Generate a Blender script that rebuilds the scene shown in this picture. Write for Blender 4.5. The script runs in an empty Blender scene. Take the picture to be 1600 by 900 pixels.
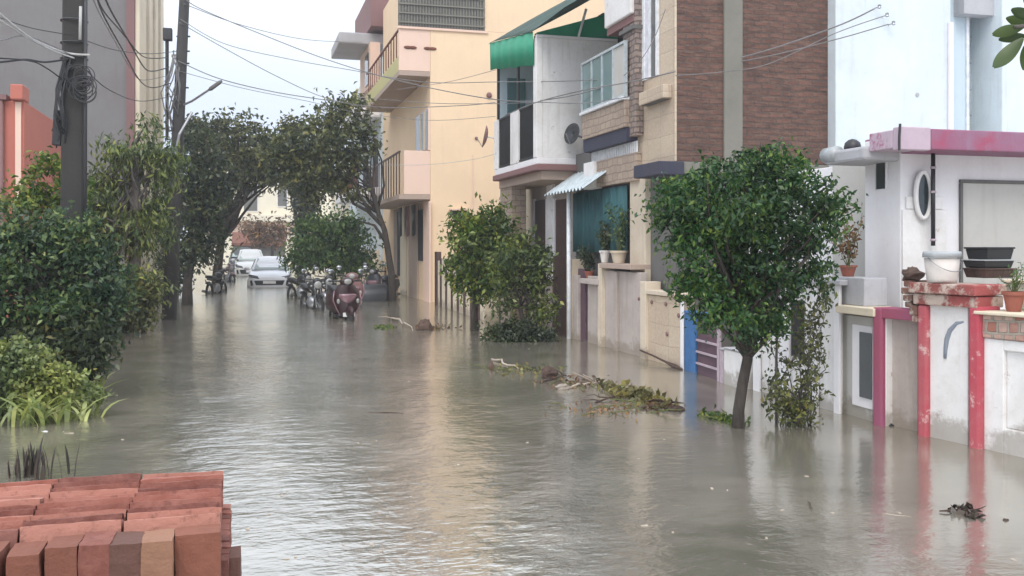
import bpy, math, random
import numpy as np
from mathutils import Vector, Matrix
R = math.radians
SC = bpy.context.scene
COL = SC.collection
# ------------------------------------------------------------------ camera
AZ = math.atan(420/1500); FPX = 1500.0; EYE = 1.65; HOR = 385.0
SA, CA = math.sin(AZ), math.cos(AZ)
cam_d = bpy.data.cameras.new('camera'); cam = bpy.data.objects.new('camera', cam_d); COL.objects.link(cam)
cam.location = (0, 0, EYE); cam.rotation_euler = (R(90), 0, -AZ)
cam_d.sensor_width = 36; cam_d.lens = 36*FPX/1600; cam_d.shift_y = -65/1600
cam_d.clip_start = 0.05; cam_d.clip_end = 2000
SC.camera = cam
# ------------------------------------------------------------------ world: overcast daylight
SUN_EL, SUN_AZ = R(52), R(205)          # azimuth clockwise from +Y: high, behind the camera and a little to the left
w = bpy.data.worlds.new('World'); SC.world = w; w.use_nodes = True
nt = w.node_tree; bg = nt.nodes['Background']
sky = nt.nodes.new('ShaderNodeTexSky'); sky.sky_type = 'NISHITA'; sky.sun_disc = False
sky.sun_elevation = SUN_EL; sky.sun_rotation = SUN_AZ; sky.air_density = 1.0; sky.dust_density = 3.0
tc = nt.nodes.new('ShaderNodeTexCoord'); mp = nt.nodes.new('ShaderNodeMapping'); mp.inputs['Scale'].default_value = (1, 1, 2.2)
nz = nt.nodes.new('ShaderNodeTexNoise'); nz.inputs['Scale'].default_value = 1.3; nz.inputs['Detail'].default_value = 4
cr = nt.nodes.new('ShaderNodeValToRGB'); cr.color_ramp.elements[0].position = .3; cr.color_ramp.elements[1].position = .75
cr.color_ramp.elements[0].color = (5.6, 6.7, 8.6, 1); cr.color_ramp.elements[1].color = (7.6, 8.1, 8.9, 1)
mx = nt.nodes.new('ShaderNodeMix'); mx.data_type = 'RGBA'; mx.inputs[0].default_value = .86
L = nt.links.new
L(tc.outputs['Generated'], mp.inputs[0]); L(mp.outputs[0], nz.inputs['Vector']); L(nz.outputs['Fac'], cr.inputs[0])
L(sky.outputs[0], mx.inputs[6]); L(cr.outputs[0], mx.inputs[7]); spz = nt.nodes.new('ShaderNodeSeparateXYZ'); L(tc.outputs['Generated'], spz.inputs[0])
mr = nt.nodes.new('ShaderNodeMapRange'); mr.inputs['From Min'].default_value = .16; mr.inputs['From Max'].default_value = .46; mr.inputs['To Min'].default_value = 1.12; mr.inputs['To Max'].default_value = 2.15
L(spz.outputs[2], mr.inputs['Value']); sc_ = nt.nodes.new('ShaderNodeVectorMath'); sc_.operation = 'SCALE'; L(mx.outputs[2], sc_.inputs[0]); L(mr.outputs[0], sc_.inputs['Scale'])
wm = nt.nodes.new('ShaderNodeMix'); wm.data_type = 'RGBA'; wm.inputs[6].default_value = (1, 1, 1, 1); wm.inputs[7].default_value = (1.06, 1.0, .92, 1)
mr2 = nt.nodes.new('ShaderNodeMapRange'); mr2.inputs['From Min'].default_value = .18; mr2.inputs['From Max'].default_value = .45; L(spz.outputs[2], mr2.inputs['Value']); L(mr2.outputs[0], wm.inputs[0])
vm = nt.nodes.new('ShaderNodeVectorMath'); vm.operation = 'MULTIPLY'; L(sc_.outputs[0], vm.inputs[0]); L(wm.outputs[2], vm.inputs[1]); L(vm.outputs[0], bg.inputs[0])
bg.inputs[1].default_value = 0.1
sd = bpy.data.lights.new('sun', 'SUN'); sd.energy = 1.25; sd.angle = R(25); sd.color = (1, .94, .87)
sun = bpy.data.objects.new('sun', sd); COL.objects.link(sun)
sdir = Vector((math.sin(SUN_AZ)*math.cos(SUN_EL), math.cos(SUN_AZ)*math.cos(SUN_EL), math.sin(SUN_EL)))
sun.rotation_euler = sdir.to_track_quat('Z', 'Y').to_euler(); sun.location = sdir*60
SC.view_settings.view_transform = 'Standard'; SC.view_settings.look = 'None'
SC.view_settings.exposure = 0.36; SC.view_settings.gamma = 1; SC.view_settings.use_curve_mapping = False
SC.cycles.max_bounces = 6; SC.cycles.transparent_max_bounces = 8

# ------------------------------------------------------------------ geometry of the place, read off the photograph
def bear(px): return AZ + math.atan((px-800)/FPX)
def gnd(px, py, z=0.0):
    d = FPX*(EYE-z)/(py-HOR); return pt(px, py, d)
def pt(px, py, d):
    u = (px-800)/FPX
    return Vector((d*(SA+u*CA), d*(CA-u*SA), EYE+(HOR-py)/FPX*d))
def dep(x, y): return y*CA + x*SA
def zat(py, x, y): return EYE+(HOR-py)/FPX*dep(x, y)
def YX(px, X): return X/math.tan(bear(px))
def XY(px, Y): return Y*math.tan(bear(px))
class Line:
    """a vertical wall plane: through a, b on the ground; positive offset is towards the street / camera"""
    def __init__(s, a, b):
        s.a = Vector((a[0], a[1])); s.t = (Vector((b[0], b[1]))-s.a).normalized()
        n = Vector((-s.t.y, s.t.x))
        if n.dot(-s.a) < 0: n = -n
        s.n = n
    def s_at(s, px, off=0.0):
        th = bear(px); dx, dy = math.sin(th), math.cos(th); p = s.a+s.n*off
        det = s.t.x*(-dy)+dx*s.t.y
        return ((-p.x)*(-dy)+dx*(-p.y))/det
    def p(s, k, off=0.0):
        q = s.a+s.t*k+s.n*off; return (q.x, q.y)
def LX(X): return Line((X, 5), (X, 50))
def LY(Y): return Line((-50, Y), (50, Y))

# ------------------------------------------------------------------ mesh building
WL = {}
def tag(o, label=None, cat=None, group=None, kind=None):
    if label: o['label'] = label
    if cat: o['category'] = cat
    if group: o['group'] = group
    if kind: o['kind'] = kind
    return o
def thing(name, label, cat, loc=(0, 0, 0), group=None, rz=0.0):
    o = bpy.data.objects.new(name, None); COL.objects.link(o); o.empty_display_size = .1
    o.location = loc; o.rotation_euler = (0, 0, rz); WL[o.name] = Vector(loc)
    return tag(o, label, cat, group)
def kids(o): return [c for c in bpy.data.objects if c.parent == o]
def copy_tree(o, parent=None):
    c = o.copy(); COL.objects.link(c)
    if parent: c.parent = parent
    for k in kids(o): copy_tree(k, c)
    return c
class MB:
    def __init__(s): s.v = []; s.f = []
    def add(s, vs, fs):
        n = len(s.v); s.v += [tuple(v) for v in vs]; s.f += [tuple(i+n for i in f) for f in fs]; return s
    def hexa(s, p):      # 8 corners: bottom 4, top 4, both same winding
        return s.add(p, [(3, 2, 1, 0), (4, 5, 6, 7), (0, 1, 5, 4), (1, 2, 6, 5), (2, 3, 7, 6), (3, 0, 4, 7)])
    def box(s, x0, x1, y0, y1, z0, z1):
        return s.hexa([(x0,y0,z0),(x1,y0,z0),(x1,y1,z0),(x0,y1,z0),(x0,y0,z1),(x1,y0,z1),(x1,y1,z1),(x0,y1,z1)])
    def rbox(s, c, size, rot=(0, 0, 0)):
        from mathutils import Euler
        m = Euler(rot).to_matrix(); a, b, h = [q/2 for q in size]; c = Vector(c)
        return s.hexa([c+m@Vector(q) for q in ((-a,-b,-h),(a,-b,-h),(a,b,-h),(-a,b,-h),(-a,-b,h),(a,-b,h),(a,b,h),(-a,b,h))])
    def wall(s, ln, px0, px1, yt, yb, o1=0.0, o0=-.2, ref=None, z=None, ks=None):
        """box on a wall line between two picture columns; o1 front offset, o0 back offset"""
        k0, k1 = ks if ks else (ln.s_at(px0, o1), ln.s_at(px1, o1))
        if ks is None and ref is None: ref = px0
        if z is None:
            q = ln.p(ln.s_at(ref, o1), o1); z = (zat(yb, *q) if yb is not None else -.35, zat(yt, *q))
        a, b, c, d = ln.p(k0, o1), ln.p(k1, o1), ln.p(k1, o0), ln.p(k0, o0)
        return s.hexa([(q[0], q[1], z[0]) for q in (a, b, c, d)]+[(q[0], q[1], z[1]) for q in (a, b, c, d)])
    def tube(s, path, r, n=8, cap=True):
        path = [Vector(p) for p in path]; rs = r if isinstance(r, (list, tuple)) else [r]*len(path)
        base = len(s.v); up = Vector((0, 0, 1)); prev = None
        for i, p in enumerate(path):
            t = (path[min(i+1, len(path)-1)]-path[max(i-1, 0)])
            t = t.normalized() if t.length > 1e-9 else up
            if prev is None: u = t.cross(up if abs(t.z) < .95 else Vector((1, 0, 0))).normalized()
            else: u = (prev-t*prev.dot(t)).normalized()
            prev = u; v = t.cross(u)
            for k in range(n):
                a = 2*math.pi*k/n; s.v.append(tuple(p+(u*math.cos(a)+v*math.sin(a))*rs[i]))
        for i in range(len(path)-1):
            for k in range(n):
                a = base+i*n+k; b = base+i*n+(k+1) % n; s.f.append((a, b, b+n, a+n))
        if cap:
            s.f.append(tuple(base+k for k in reversed(range(n)))); e = base+(len(path)-1)*n; s.f.append(tuple(e+k for k in range(n)))
        return s
    def lathe(s, c, prof, n=20, axis='z', sx=1.0, sy=1.0):
        base = len(s.v); c = Vector(c)
        for (r, h) in prof:
            for k in range(n):
                a = 2*math.pi*k/n; p = (r*math.cos(a)*sx, r*math.sin(a)*sy, h)
                if axis == 'x': p = (p[2], p[0], p[1])
                if axis == 'y': p = (p[0], p[2], p[1])
                s.v.append(tuple(c+Vector(p)))
        for i in range(len(prof)-1):
            for k in range(n):
                a = base+i*n+k; b = base+i*n+(k+1) % n; s.f.append((a, b, b+n, a+n))
        s.f.append(tuple(base+k for k in reversed(range(n)))); e = base+(len(prof)-1)*n; s.f.append(tuple(e+k for k in range(n)))
        return s
    def ball(s, c, rad, n=12, m=8, seed=None, rough=0.0, rot=None):
        rad = rad if isinstance(rad, (tuple, list)) else (rad,)*3; rr = random.Random(seed); base = len(s.v); c = Vector(c)
        M = rot.to_matrix() if rot else Matrix.Identity(3)
        for i in range(m+1):
            th = math.pi*i/m
            for k in range(n):
                ph = 2*math.pi*k/n; q = 1+(rr.uniform(-rough, rough) if rough else 0)
                s.v.append(tuple(c+M@Vector((rad[0]*q*math.sin(th)*math.cos(ph), rad[1]*q*math.sin(th)*math.sin(ph), rad[2]*q*math.cos(th)))))
        for i in range(m):
            for k in range(n):
                a = base+i*n+k; b = base+i*n+(k+1) % n; s.f.append((b, a, a+n, b+n))
        return s
    def torus(s, c, R0, r0, axis='x', n=20, m=8):
        base = len(s.v); c = Vector(c)
        for i in range(n):
            A = 2*math.pi*i/n
            for k in range(m):
                B = 2*math.pi*k/m; q = (R0+r0*math.cos(B)); a_, b_, h = q*math.cos(A), q*math.sin(A), r0*math.sin(B)
                p = (h, a_, b_) if axis == 'x' else (a_, h, b_) if axis == 'y' else (a_, b_, h)
                s.v.append(tuple(c+Vector(p)))
        for i in range(n):
            for k in range(m):
                a = base+i*m+k; b = base+i*m+(k+1) % m; c2 = base+((i+1) % n)*m+(k+1) % m; d = base+((i+1) % n)*m+k
                s.f.append((a, d, c2, b))
        return s
    def loft(s, rings):
        base = len(s.v); n = len(rings[0])
        for r_ in rings: s.v += [tuple(p) for p in r_]
        for i in range(len(rings)-1):
            for k in range(n):
                a = base+i*n+k; b = base+i*n+(k+1) % n; s.f.append((a, b, b+n, a+n))
        s.f.append(tuple(base+k for k in reversed(range(n)))); e = base+(len(rings)-1)*n; s.f.append(tuple(e+k for k in range(n)))
        return s
    def build(s, name, mat, parent=None, smooth=False, bevel=0.0, label=None, fix=True):
        me = bpy.data.meshes.new(name); off = Vector((0, 0, 0))
        if parent is not None: off = WL.get(parent.name, Vector((0, 0, 0)))
        vs = [(v[0]-off.x, v[1]-off.y, v[2]-off.z) for v in s.v]
        me.from_pydata(vs, [], s.f)
        if fix:
            import bmesh
            bm = bmesh.new(); bm.from_mesh(me); bmesh.ops.recalc_face_normals(bm, faces=bm.faces); bm.to_mesh(me); bm.free()
        me.materials.append(mat)
        if smooth: me.polygons.foreach_set('use_smooth', [True]*len(me.polygons))
        o = bpy.data.objects.new(name, me); COL.objects.link(o)
        if parent is not None: o.parent = parent
        WL[o.name] = off
        if bevel:
            b = o.modifiers.new('bevel', 'BEVEL'); b.width = bevel; b.segments = 2; b.limit_method = 'ANGLE'
        if label: o['label'] = label
        return o
def wallp(name, mat, parent, *a, bevel=.008, **k):
    return MB().wall(*a, **k).build(name, mat, parent, bevel=bevel)

# ------------------------------------------------------------------ materials
MATS = {}
def newmat(name):
    m = bpy.data.materials.new(name); m.use_nodes = True; n = m.node_tree
    return m, n, n.nodes['Principled BSDF'], n.links.new
def objco(n, mode='OBJ'):
    t = n.nodes.new('ShaderNodeNewGeometry'); return t.outputs['Position']
def uv2(n, L_):
    """u = x + y, v = z, in metres: runs along any wall that stands square to the street"""
    g = n.nodes.new('ShaderNodeNewGeometry'); sp = n.nodes.new('ShaderNodeSeparateXYZ'); L_(g.outputs['Position'], sp.inputs[0])
    ad = n.nodes.new('ShaderNodeMath'); L_(sp.outputs[0], ad.inputs[0]); L_(sp.outputs[1], ad.inputs[1])
    cb = n.nodes.new('ShaderNodeCombineXYZ'); L_(ad.outputs[0], cb.inputs[0]); L_(sp.outputs[2], cb.inputs[1]); return cb.outputs[0], sp
def noise(n, L_, co, sc, det=4, rough=.6, scale=None):
    t = n.nodes.new('ShaderNodeTexNoise'); t.inputs['Scale'].default_value = sc; t.inputs['Detail'].default_value = det; t.inputs['Roughness'].default_value = rough
    if scale:
        m = n.nodes.new('ShaderNodeMapping'); m.inputs['Scale'].default_value = scale; L_(co, m.inputs[0]); co = m.outputs[0]
    L_(co, t.inputs['Vector']); return t.outputs['Fac']
def ramp(n, L_, f, p0, p1, c0=(0, 0, 0, 1), c1=(1, 1, 1, 1)):
    r = n.nodes.new('ShaderNodeValToRGB'); r.color_ramp.elements[0].position = p0; r.color_ramp.elements[1].position = p1
    r.color_ramp.elements[0].color = c0; r.color_ramp.elements[1].color = c1; L_(f, r.inputs[0]); return r.outputs[0]
def mixc(n, L_, f, a, b, mode='MIX'):
    m = n.nodes.new('ShaderNodeMix'); m.data_type = 'RGBA'; m.blend_type = mode
    if isinstance(f, (int, float)): m.inputs[0].default_value = f
    else: L_(f, m.inputs[0])
    for q, i in ((a, 6), (b, 7)):
        if isinstance(q, tuple): m.inputs[i].default_value = (q+(1,))[:4]
        else: L_(q, m.inputs[i])
    return m.outputs[2]
def bump(n, L_, h, bsdf, st=.3, dist=.01):
    b = n.nodes.new('ShaderNodeBump'); b.inputs['Strength'].default_value = st; b.inputs['Distance'].default_value = dist
    L_(h, b.inputs['Height']); L_(b.outputs[0], bsdf.inputs['Normal'])
def plaster(name, col, stain=(.25, .22, .18), amt=.35, rough=.85, streak=True, patch=None, pp=(.62, .66), bs=.25, tide=False):
    """painted render with blotches, rain streaks and (optional) spots where the paint has gone"""
    m, n, b, L_ = newmat(name); co = objco(n)
    a = noise(n, L_, co, 1.1, 6, .65); c = mixc(n, L_, ramp(n, L_, a, .42, .78, (0, 0, 0, 1), (amt, amt, amt, 1)), col, stain)
    fine = noise(n, L_, co, 14, 5, .7); c = mixc(n, L_, ramp(n, L_, fine, .5, .8, (0, 0, 0, 1), (amt*.5,)*3+(1,)), c, stain)
    if streak:
        s_ = noise(n, L_, co, 5, 4, .6, (1.6, 1.6, .12)); c = mixc(n, L_, ramp(n, L_, s_, .55, .8, (0, 0, 0, 1), (amt*.9,)*3+(1,)), c, stain)
    if patch:
        q = noise(n, L_, co, 3.5, 6, .72); c = mixc(n, L_, ramp(n, L_, q, pp[0], pp[1]), c, patch)
    if tide:    # muddy flood line soaked into the foot of the wall, with a ragged upper edge, and mould specks above it
        sz = n.nodes.new('ShaderNodeSeparateXYZ'); L_(co, sz.inputs[0]); tn_ = noise(n, L_, co, 3.2, 5, .7)
        ma = n.nodes.new('ShaderNodeMath'); ma.operation = 'MULTIPLY_ADD'; L_(tn_, ma.inputs[0]); ma.inputs[1].default_value = -.75; a0 = n.nodes.new('ShaderNodeMath'); a0.inputs[1].default_value = .6; L_(sz.outputs[2], a0.inputs[0]); L_(a0.outputs[0], ma.inputs[2])
        c = mixc(n, L_, ramp(n, L_, ma.outputs[0], .31, .42, (.6,)*3+(1,), (0, 0, 0, 1)), c, (.20, .165, .12))
        sp_ = noise(n, L_, co, 9, 6, .8); c = mixc(n, L_, ramp(n, L_, sp_, .66, .72, (0, 0, 0, 1), (.55,)*3+(1,)), c, (.16, .15, .12))
    L_(c, b.inputs['Base Color']); b.inputs['Roughness'].default_value = rough
    bump(n, L_, fine, b, bs, .012); return m
def tiles(name, c1, c2, mortar, bw, bh, ms=.012, rough=.6, amt=.3, bs=.5, offs=.5, stain=(.2, .17, .13), wild=False):
    m, n, b, L_ = newmat(name); co, sp = uv2(n, L_)
    wob = noise(n, L_, co, 2.5, 3); 
    t = n.nodes.new('ShaderNodeTexBrick'); t.offset = offs
    va = n.nodes.new('ShaderNodeVectorMath'); va.operation = 'MULTIPLY_ADD'
    wc = n.nodes.new('ShaderNodeCombineXYZ'); L_(wob, wc.inputs[0]); L_(wob, wc.inputs[1])
    L_(wc.outputs[0], va.inputs[0]); va.inputs[1].default_value = (.05, .09, 0); L_(co, va.inputs[2]); L_(va.outputs[0], t.inputs['Vector'])
    t.inputs['Scale'].default_value = 1; t.inputs['Brick Width'].default_value = bw; t.inputs['Row Height'].default_value = bh
    t.inputs['Mortar Size'].default_value = ms; t.inputs['Mortar Smooth'].default_value = .3
    t.inputs['Color1'].default_value = c1+(1,); t.inputs['Color2'].default_value = c2+(1,); t.inputs['Mortar'].default_value = mortar+(1,)
    a = noise(n, L_, co, 1.3, 6, .7); c = mixc(n, L_, ramp(n, L_, a, .4, .75, (0, 0, 0, 1), (amt,)*3+(1,)), t.outputs['Color'], stain)
    f = noise(n, L_, co, 22, 4, .7); c = mixc(n, L_, .35, c, mixc(n, L_, 1.0, c, ramp(n, L_, f, .3, .7, (.5, .5, .5, 1), (1.3, 1.3, 1.3, 1)), 'MULTIPLY'))
    if wild:    # kiln-burnt patches, course shadows painted as streaks along the courses, damp areas
        k1 = noise(n, L_, co, 1, 5, .8, (3.5, 13, 1)); c = mixc(n, L_, ramp(n, L_, k1, .46, .62, (0, 0, 0, 1), (.65,)*3+(1,)), c, (.19, .11, .08))
        k2 = noise(n, L_, co, 1, 4, .7, (1.6, 9, 1)); c = mixc(n, L_, ramp(n, L_, k2, .56, .66, (0, 0, 0, 1), (.8,)*3+(1,)), c, (.055, .035, .03))
        k3 = noise(n, L_, co, .6, 3, .6); c = mixc(n, L_, ramp(n, L_, k3, .5, .72, (0, 0, 0, 1), (.55,)*3+(1,)), c, (.10, .068, .055))
    L_(c, b.inputs['Base Color']); b.inputs['Roughness'].default_value = rough
    iv = n.nodes.new('ShaderNodeMath'); iv.operation = 'SUBTRACT'; iv.inputs[0].default_value = 1; L_(t.outputs['Fac'], iv.inputs[1])
    ad = n.nodes.new('ShaderNodeMath'); ad.operation = 'MULTIPLY_ADD'; L_(f, ad.inputs[0]); ad.inputs[1].default_value = .4; L_(iv.outputs[0], ad.inputs[2])
    bump(n, L_, ad.outputs[0], b, bs, .02); return m
def paint(name, col, rough=.45, metal=0.0, var=.15, coat=0.0, sc=8):
    m, n, b, L_ = newmat(name); co = objco(n)
    f = noise(n, L_, co, sc, 5, .65)
    dk = tuple(q*(1-var*1.6) for q in col); lt = tuple(min(1, q*(1+var)) for q in col)
    L_(ramp(n, L_, f, .3, .7, dk+(1,), lt+(1,)), b.inputs['Base Color'])
    b.inputs['Roughness'].default_value = rough; b.inputs['Metallic'].default_value = metal; b.inputs['Coat Weight'].default_value = coat
    bump(n, L_, f, b, .1, .005); return m
def glass(name, col=(.03, .04, .045), rough=.08):
    m, n, b, L_ = newmat(name); b.inputs['Base Color'].default_value = col+(1,); b.inputs['Roughness'].default_value = rough
    b.inputs['Specular IOR Level'].default_value = .8; return m
def leafmat(name, c1, c2, c3, rough=.42, tr=.28):
    m, n, b, L_ = newmat(name); g = n.nodes.new('ShaderNodeNewGeometry')
    r = n.nodes.new('ShaderNodeValToRGB'); e = r.color_ramp.elements; e[0].color = c1+(1,); e[1].color = (c3[0]*1.2+.035, c3[1]*1.12, c3[2], 1); k = e.new(.5); k.color = c2+(1,); k = e.new(.93); k.color = c3+(1,)
    L_(g.outputs['Random Per Island'], r.inputs[0])
    big = noise(n, L_, g.outputs['Position'], 1.6, 3); cc = mixc(n, L_, 1.0, r.outputs[0], ramp(n, L_, big, .36, .66, (.55, .62, .66, 1), (1.55, 1.4, .95, 1)), 'MULTIPLY')
    L_(cc, b.inputs['Base Color']); b.inputs['Roughness'].default_value = rough
    tn = n.nodes.new('ShaderNodeBsdfTranslucent'); L_(cc, tn.inputs[0]); ms = n.nodes.new('ShaderNodeMixShader'); ms.inputs[0].default_value = tr
    out = n.nodes['Material Output']; L_(b.outputs[0], ms.inputs[1]); L_(tn.outputs[0], ms.inputs[2]); L_(ms.outputs[0], out.inputs[0]); return m
def bark(name, c1, c2):
    m, n, b, L_ = newmat(name); co = objco(n); f = noise(n, L_, co, 18, 6, .7, (1, 1, .25))
    L_(ramp(n, L_, f, .3, .7, c1+(1,), c2+(1,)), b.inputs['Base Color']); b.inputs['Roughness'].default_value = .9; bump(n, L_, f, b, .8, .02); return m

M = {}
M['white_wall'] = plaster('white_wall', (.74, .73, .72), (.44, .40, .35), .65, patch=(.42, .36, .32), pp=(.63, .68), tide=True)
M['house_white'] = plaster('house_white', (.74, .73, .74), (.55, .50, .49), .4)
M['blue_white'] = plaster('blue_white', (.60, .67, .70), (.44, .46, .48), .6, streak=True)
M['blue_grey'] = plaster('blue_grey', (.50, .60, .65), (.4, .44, .48), .3)
M['block_grey'] = tiles('block_grey', (.40, .47, .50), (.36, .42, .45), (.22, .26, .28), .6, .42, .012, .8)
M['pink_fascia'] = plaster('pink_fascia', (.27, .10, .165), (.25, .19, .26), .9, patch=(.34, .05, .10), pp=(.52, .75))
M['pale_fascia'] = plaster('pale_fascia', (.46, .36, .42), (.3, .24, .3), .5, patch=(.34, .12, .2), pp=(.58, .66))
M['grey_slab'] = plaster('grey_slab', (.42, .42, .44), (.26, .25, .25), .6)
M['red_paint'] = plaster('red_paint', (.42, .06, .085), (.40, .20, .19), .7, patch=(.62, .44, .42), pp=(.58, .66), bs=.6)
M['purple_paint'] = plaster('purple_paint', (.30, .07, .12), (.22, .10, .18), .5)
M['coping'] = plaster('coping', (.33, .075, .07), (.11, .06, .045), .95, patch=(.50, .40, .34), pp=(.44, .52), bs=1.0)
M['bare_brick'] = plaster('bare_brick', (.22, .11, .08), (.09, .055, .045), .9, streak=False, patch=(.42, .36, .31), pp=(.58, .66), bs=1.0)
M['scar_grey'] = plaster('scar_grey', (.22, .25, .30), (.3, .3, .32), .5)
M['worn_brick'] = tiles('worn_brick', (.36, .15, .11), (.50, .38, .32), (.33, .29, .24), .085, .10, .012, .9, .6, .9, stain=(.22, .2, .14))
M['plain_grey'] = plaster('plain_grey', (.46, .45, .42), (.34, .32, .29), .5, tide=True)
M['lilac_wall'] = plaster('lilac_wall', (.44, .385, .35), (.24, .20, .17), .7, tide=True)
M['moss_plaster'] = plaster('moss_plaster', (.46, .46, .38), (.34, .36, .26), .5)
M['raw_brick'] = tiles('raw_brick', (.15, .070, .050), (.09, .046, .034), (.085, .062, .052), .24, .083, .017, .9, .6, 1.0, stain=(.11, .06, .05), wild=True)
M['concrete'] = plaster('concrete', (.20, .19, .16), (.12, .12, .10), .6, bs=.6)
M['concrete_dark'] = plaster('concrete_dark', (.13, .125, .12), (.07, .07, .06), .6)
M['tan_tile'] = tiles('tan_tile', (.56, .46, .34), (.50, .40, .30), (.38, .30, .23), .45, .30, .006, .45, .3, .25, 0.0, stain=(.36, .27, .2))
M['tan_dark'] = tiles('tan_dark', (.42, .33, .25), (.36, .28, .22), (.26, .2, .16), .22, .12, .012, .6, .4, .7, .5, stain=(.22, .16, .13))
M['stone_clad'] = tiles('stone_clad', (.33, .25, .21), (.22, .17, .16), (.13, .1, .09), .16, .09, .014, .85, .5, 1.0)
M['cream_pillar'] = plaster('cream_pillar', (.58, .50, .39), (.34, .27, .2), .6, tide=True)
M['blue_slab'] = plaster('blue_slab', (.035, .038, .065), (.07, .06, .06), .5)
M['blue_paint'] = paint('blue_paint', (.04, .14, .33), .5)
M['peach'] = plaster('peach', (.78, .59, .39), (.64, .47, .34), .45, streak=True)
M['peach_pink'] = plaster('peach_pink', (.74, .54, .43), (.62, .44, .36), .35)
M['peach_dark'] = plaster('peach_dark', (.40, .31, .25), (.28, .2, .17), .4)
M['yellow_edge'] = plaster('yellow_edge', (.50, .46, .2), (.4, .36, .24), .5)
M['cream'] = plaster('cream', (.66, .58, .44), (.42, .34, .26), .5, tide=True)
M['far_cream'] = plaster('far_cream', (.74, .68, .54), (.5, .48, .4), .4)
M['maroon'] = plaster('maroon', (.21, .11, .105), (.2, .12, .12), .4)
M['grey_wall'] = plaster('grey_wall', (.185, .18, .175), (.15, .12, .12), .55)
M['salmon'] = plaster('salmon', (.46, .15, .11), (.34, .12, .10), .45)
M['rust_brown'] = paint('rust_brown', (.17, .06, .035), .8, var=.3)
M['door_brown'] = paint('door_brown', (.075, .04, .035), .55)
M['gate_purple'] = paint('gate_purple', (.11, .06, .08), .55)
M['rail_pale'] = paint('rail_pale', (.42, .34, .38), .5)
M['dark_void'] = paint('dark_void', (.03, .028, .028), .9)
M['black_metal'] = paint('black_metal', (.02, .02, .022), .45)
M['steel'] = paint('steel', (.35, .36, .38), .35, .7)
M['white_metal'] = paint('white_metal', (.72, .74, .76), .4)
M['alu'] = paint('alu', (.50, .56, .58), .35, .3)
M['teal_glass'] = glass('teal_glass', (.10, .19, .20), .06)
M['grey_glass'] = glass('grey_glass', (.10, .11, .12), .1)
M['dark_glass'] = glass('dark_glass')
M['car_glass'] = glass('car_glass', (.30, .37, .35), .05)
M['green_tarp'] = paint('green_tarp', (.005, .27, .14), .6, var=.12, sc=3)
M['dark_tarp'] = paint('dark_tarp', (.012, .045, .03), .7, sc=3)
M['teal_cloth'] = paint('teal_cloth', (.025, .095, .105), .8, sc=3)
M['white_cloth'] = paint('white_cloth', (.62, .62, .66), .8)
M['red_cloth'] = paint('red_cloth', (.38, .12, .10), .8)
M['plastic_white'] = plaster('plastic_white', (.66, .62, .58), (.4, .34, .3), .5, .5)
M['plastic_grey'] = paint('plastic_grey', (.35, .37, .38), .4)
M['plastic_black'] = paint('plastic_black', (.018, .018, .02), .5)
M['terracotta'] = plaster('terracotta', (.28, .09, .06), (.16, .07, .05), .6)
M['soil'] = plaster('soil', (.06, .045, .03), (.03, .025, .02), .6)
M['pole_concrete'] = plaster('pole_concrete', (.038, .035, .033), (.02, .019, .018), .6, bs=.5)
M['cable_dark'] = paint('cable_dark', (.03, .03, .032), .6)
M['cable_pale'] = paint('cable_pale', (.42, .41, .40), .6)
M['cable_mid'] = paint('cable_mid', (.17, .165, .165), .6)
M['rubber'] = paint('rubber', (.015, .015, .015), .8)
M['car_white'] = paint('car_white', (.78, .80, .86), .25, var=.02, coat=.6)
M['car_silver'] = paint('car_silver', (.55, .56, .56), .3, var=.03, coat=.5)
M['bike_black'] = paint('bike_black', (.012, .012, .014), .4, coat=.1)
M['bike_red'] = paint('bike_red', (.022, .003, .005), .5, coat=.15)
M['bike_pink'] = paint('bike_pink', (.22, .12, .14), .25, coat=.5)
M['bike_grey'] = paint('bike_grey', (.03, .032, .036), .45, coat=.1)
M['chrome'] = paint('chrome', (.32, .33, .34), .25, .9, var=.05)
M['lamp_glass'] = glass('lamp_glass', (.30, .30, .29), .1)
M['plate'] = paint('plate', (.75, .75, .75), .4, var=.05)
M['wood_pale'] = bark('wood_pale', (.30, .24, .18), (.50, .43, .36))
M['wood_dark'] = bark('wood_dark', (.04, .025, .02), (.10, .06, .045))
M['bark_dark'] = bark('bark_dark', (.022, .018, .014), (.065, .052, .042))
M['bark_grey'] = bark('bark_grey', (.05, .045, .04), (.14, .125, .11))
M['bark_green'] = bark('bark_green', (.06, .07, .02), (.14, .16, .05))
M['litter_brown'] = plaster('litter_brown', (.10, .06, .045), (.05, .035, .03), .6)
M['leaf_main'] = leafmat('leaf_main', (.010, .048, .014), (.018, .078, .020), (.10, .18, .04))
M['leaf_bright'] = leafmat('leaf_bright', (.03, .08, .015), (.08, .15, .025), (.24, .28, .06))
M['leaf_dark'] = leafmat('leaf_dark', (.018, .032, .020), (.036, .058, .032), (.085, .11, .05))
M['leaf_olive'] = leafmat('leaf_olive', (.035, .052, .022), (.075, .095, .038), (.17, .19, .075))
M['leaf_grey'] = leafmat('leaf_grey', (.03, .035, .03), (.06, .066, .05), (.12, .13, .10))
M['leaf_blue'] = leafmat('leaf_blue', (.018, .048, .026), (.042, .095, .045), (.15, .21, .09))
M['leaf_yellow'] = leafmat('leaf_yellow', (.13, .17, .05), (.24, .30, .09), (.42, .46, .22))
M['leaf_far'] = leafmat('leaf_far', (.040, .095, .035), (.075, .155, .052), (.15, .24, .08))
M['leaf_mud'] = leafmat('leaf_mud', (.09, .08, .03), (.16, .14, .05), (.34, .31, .12))
M['leaf_droop'] = leafmat('leaf_droop', (.035, .060, .020), (.085, .13, .038), (.22, .28, .09))
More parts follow.
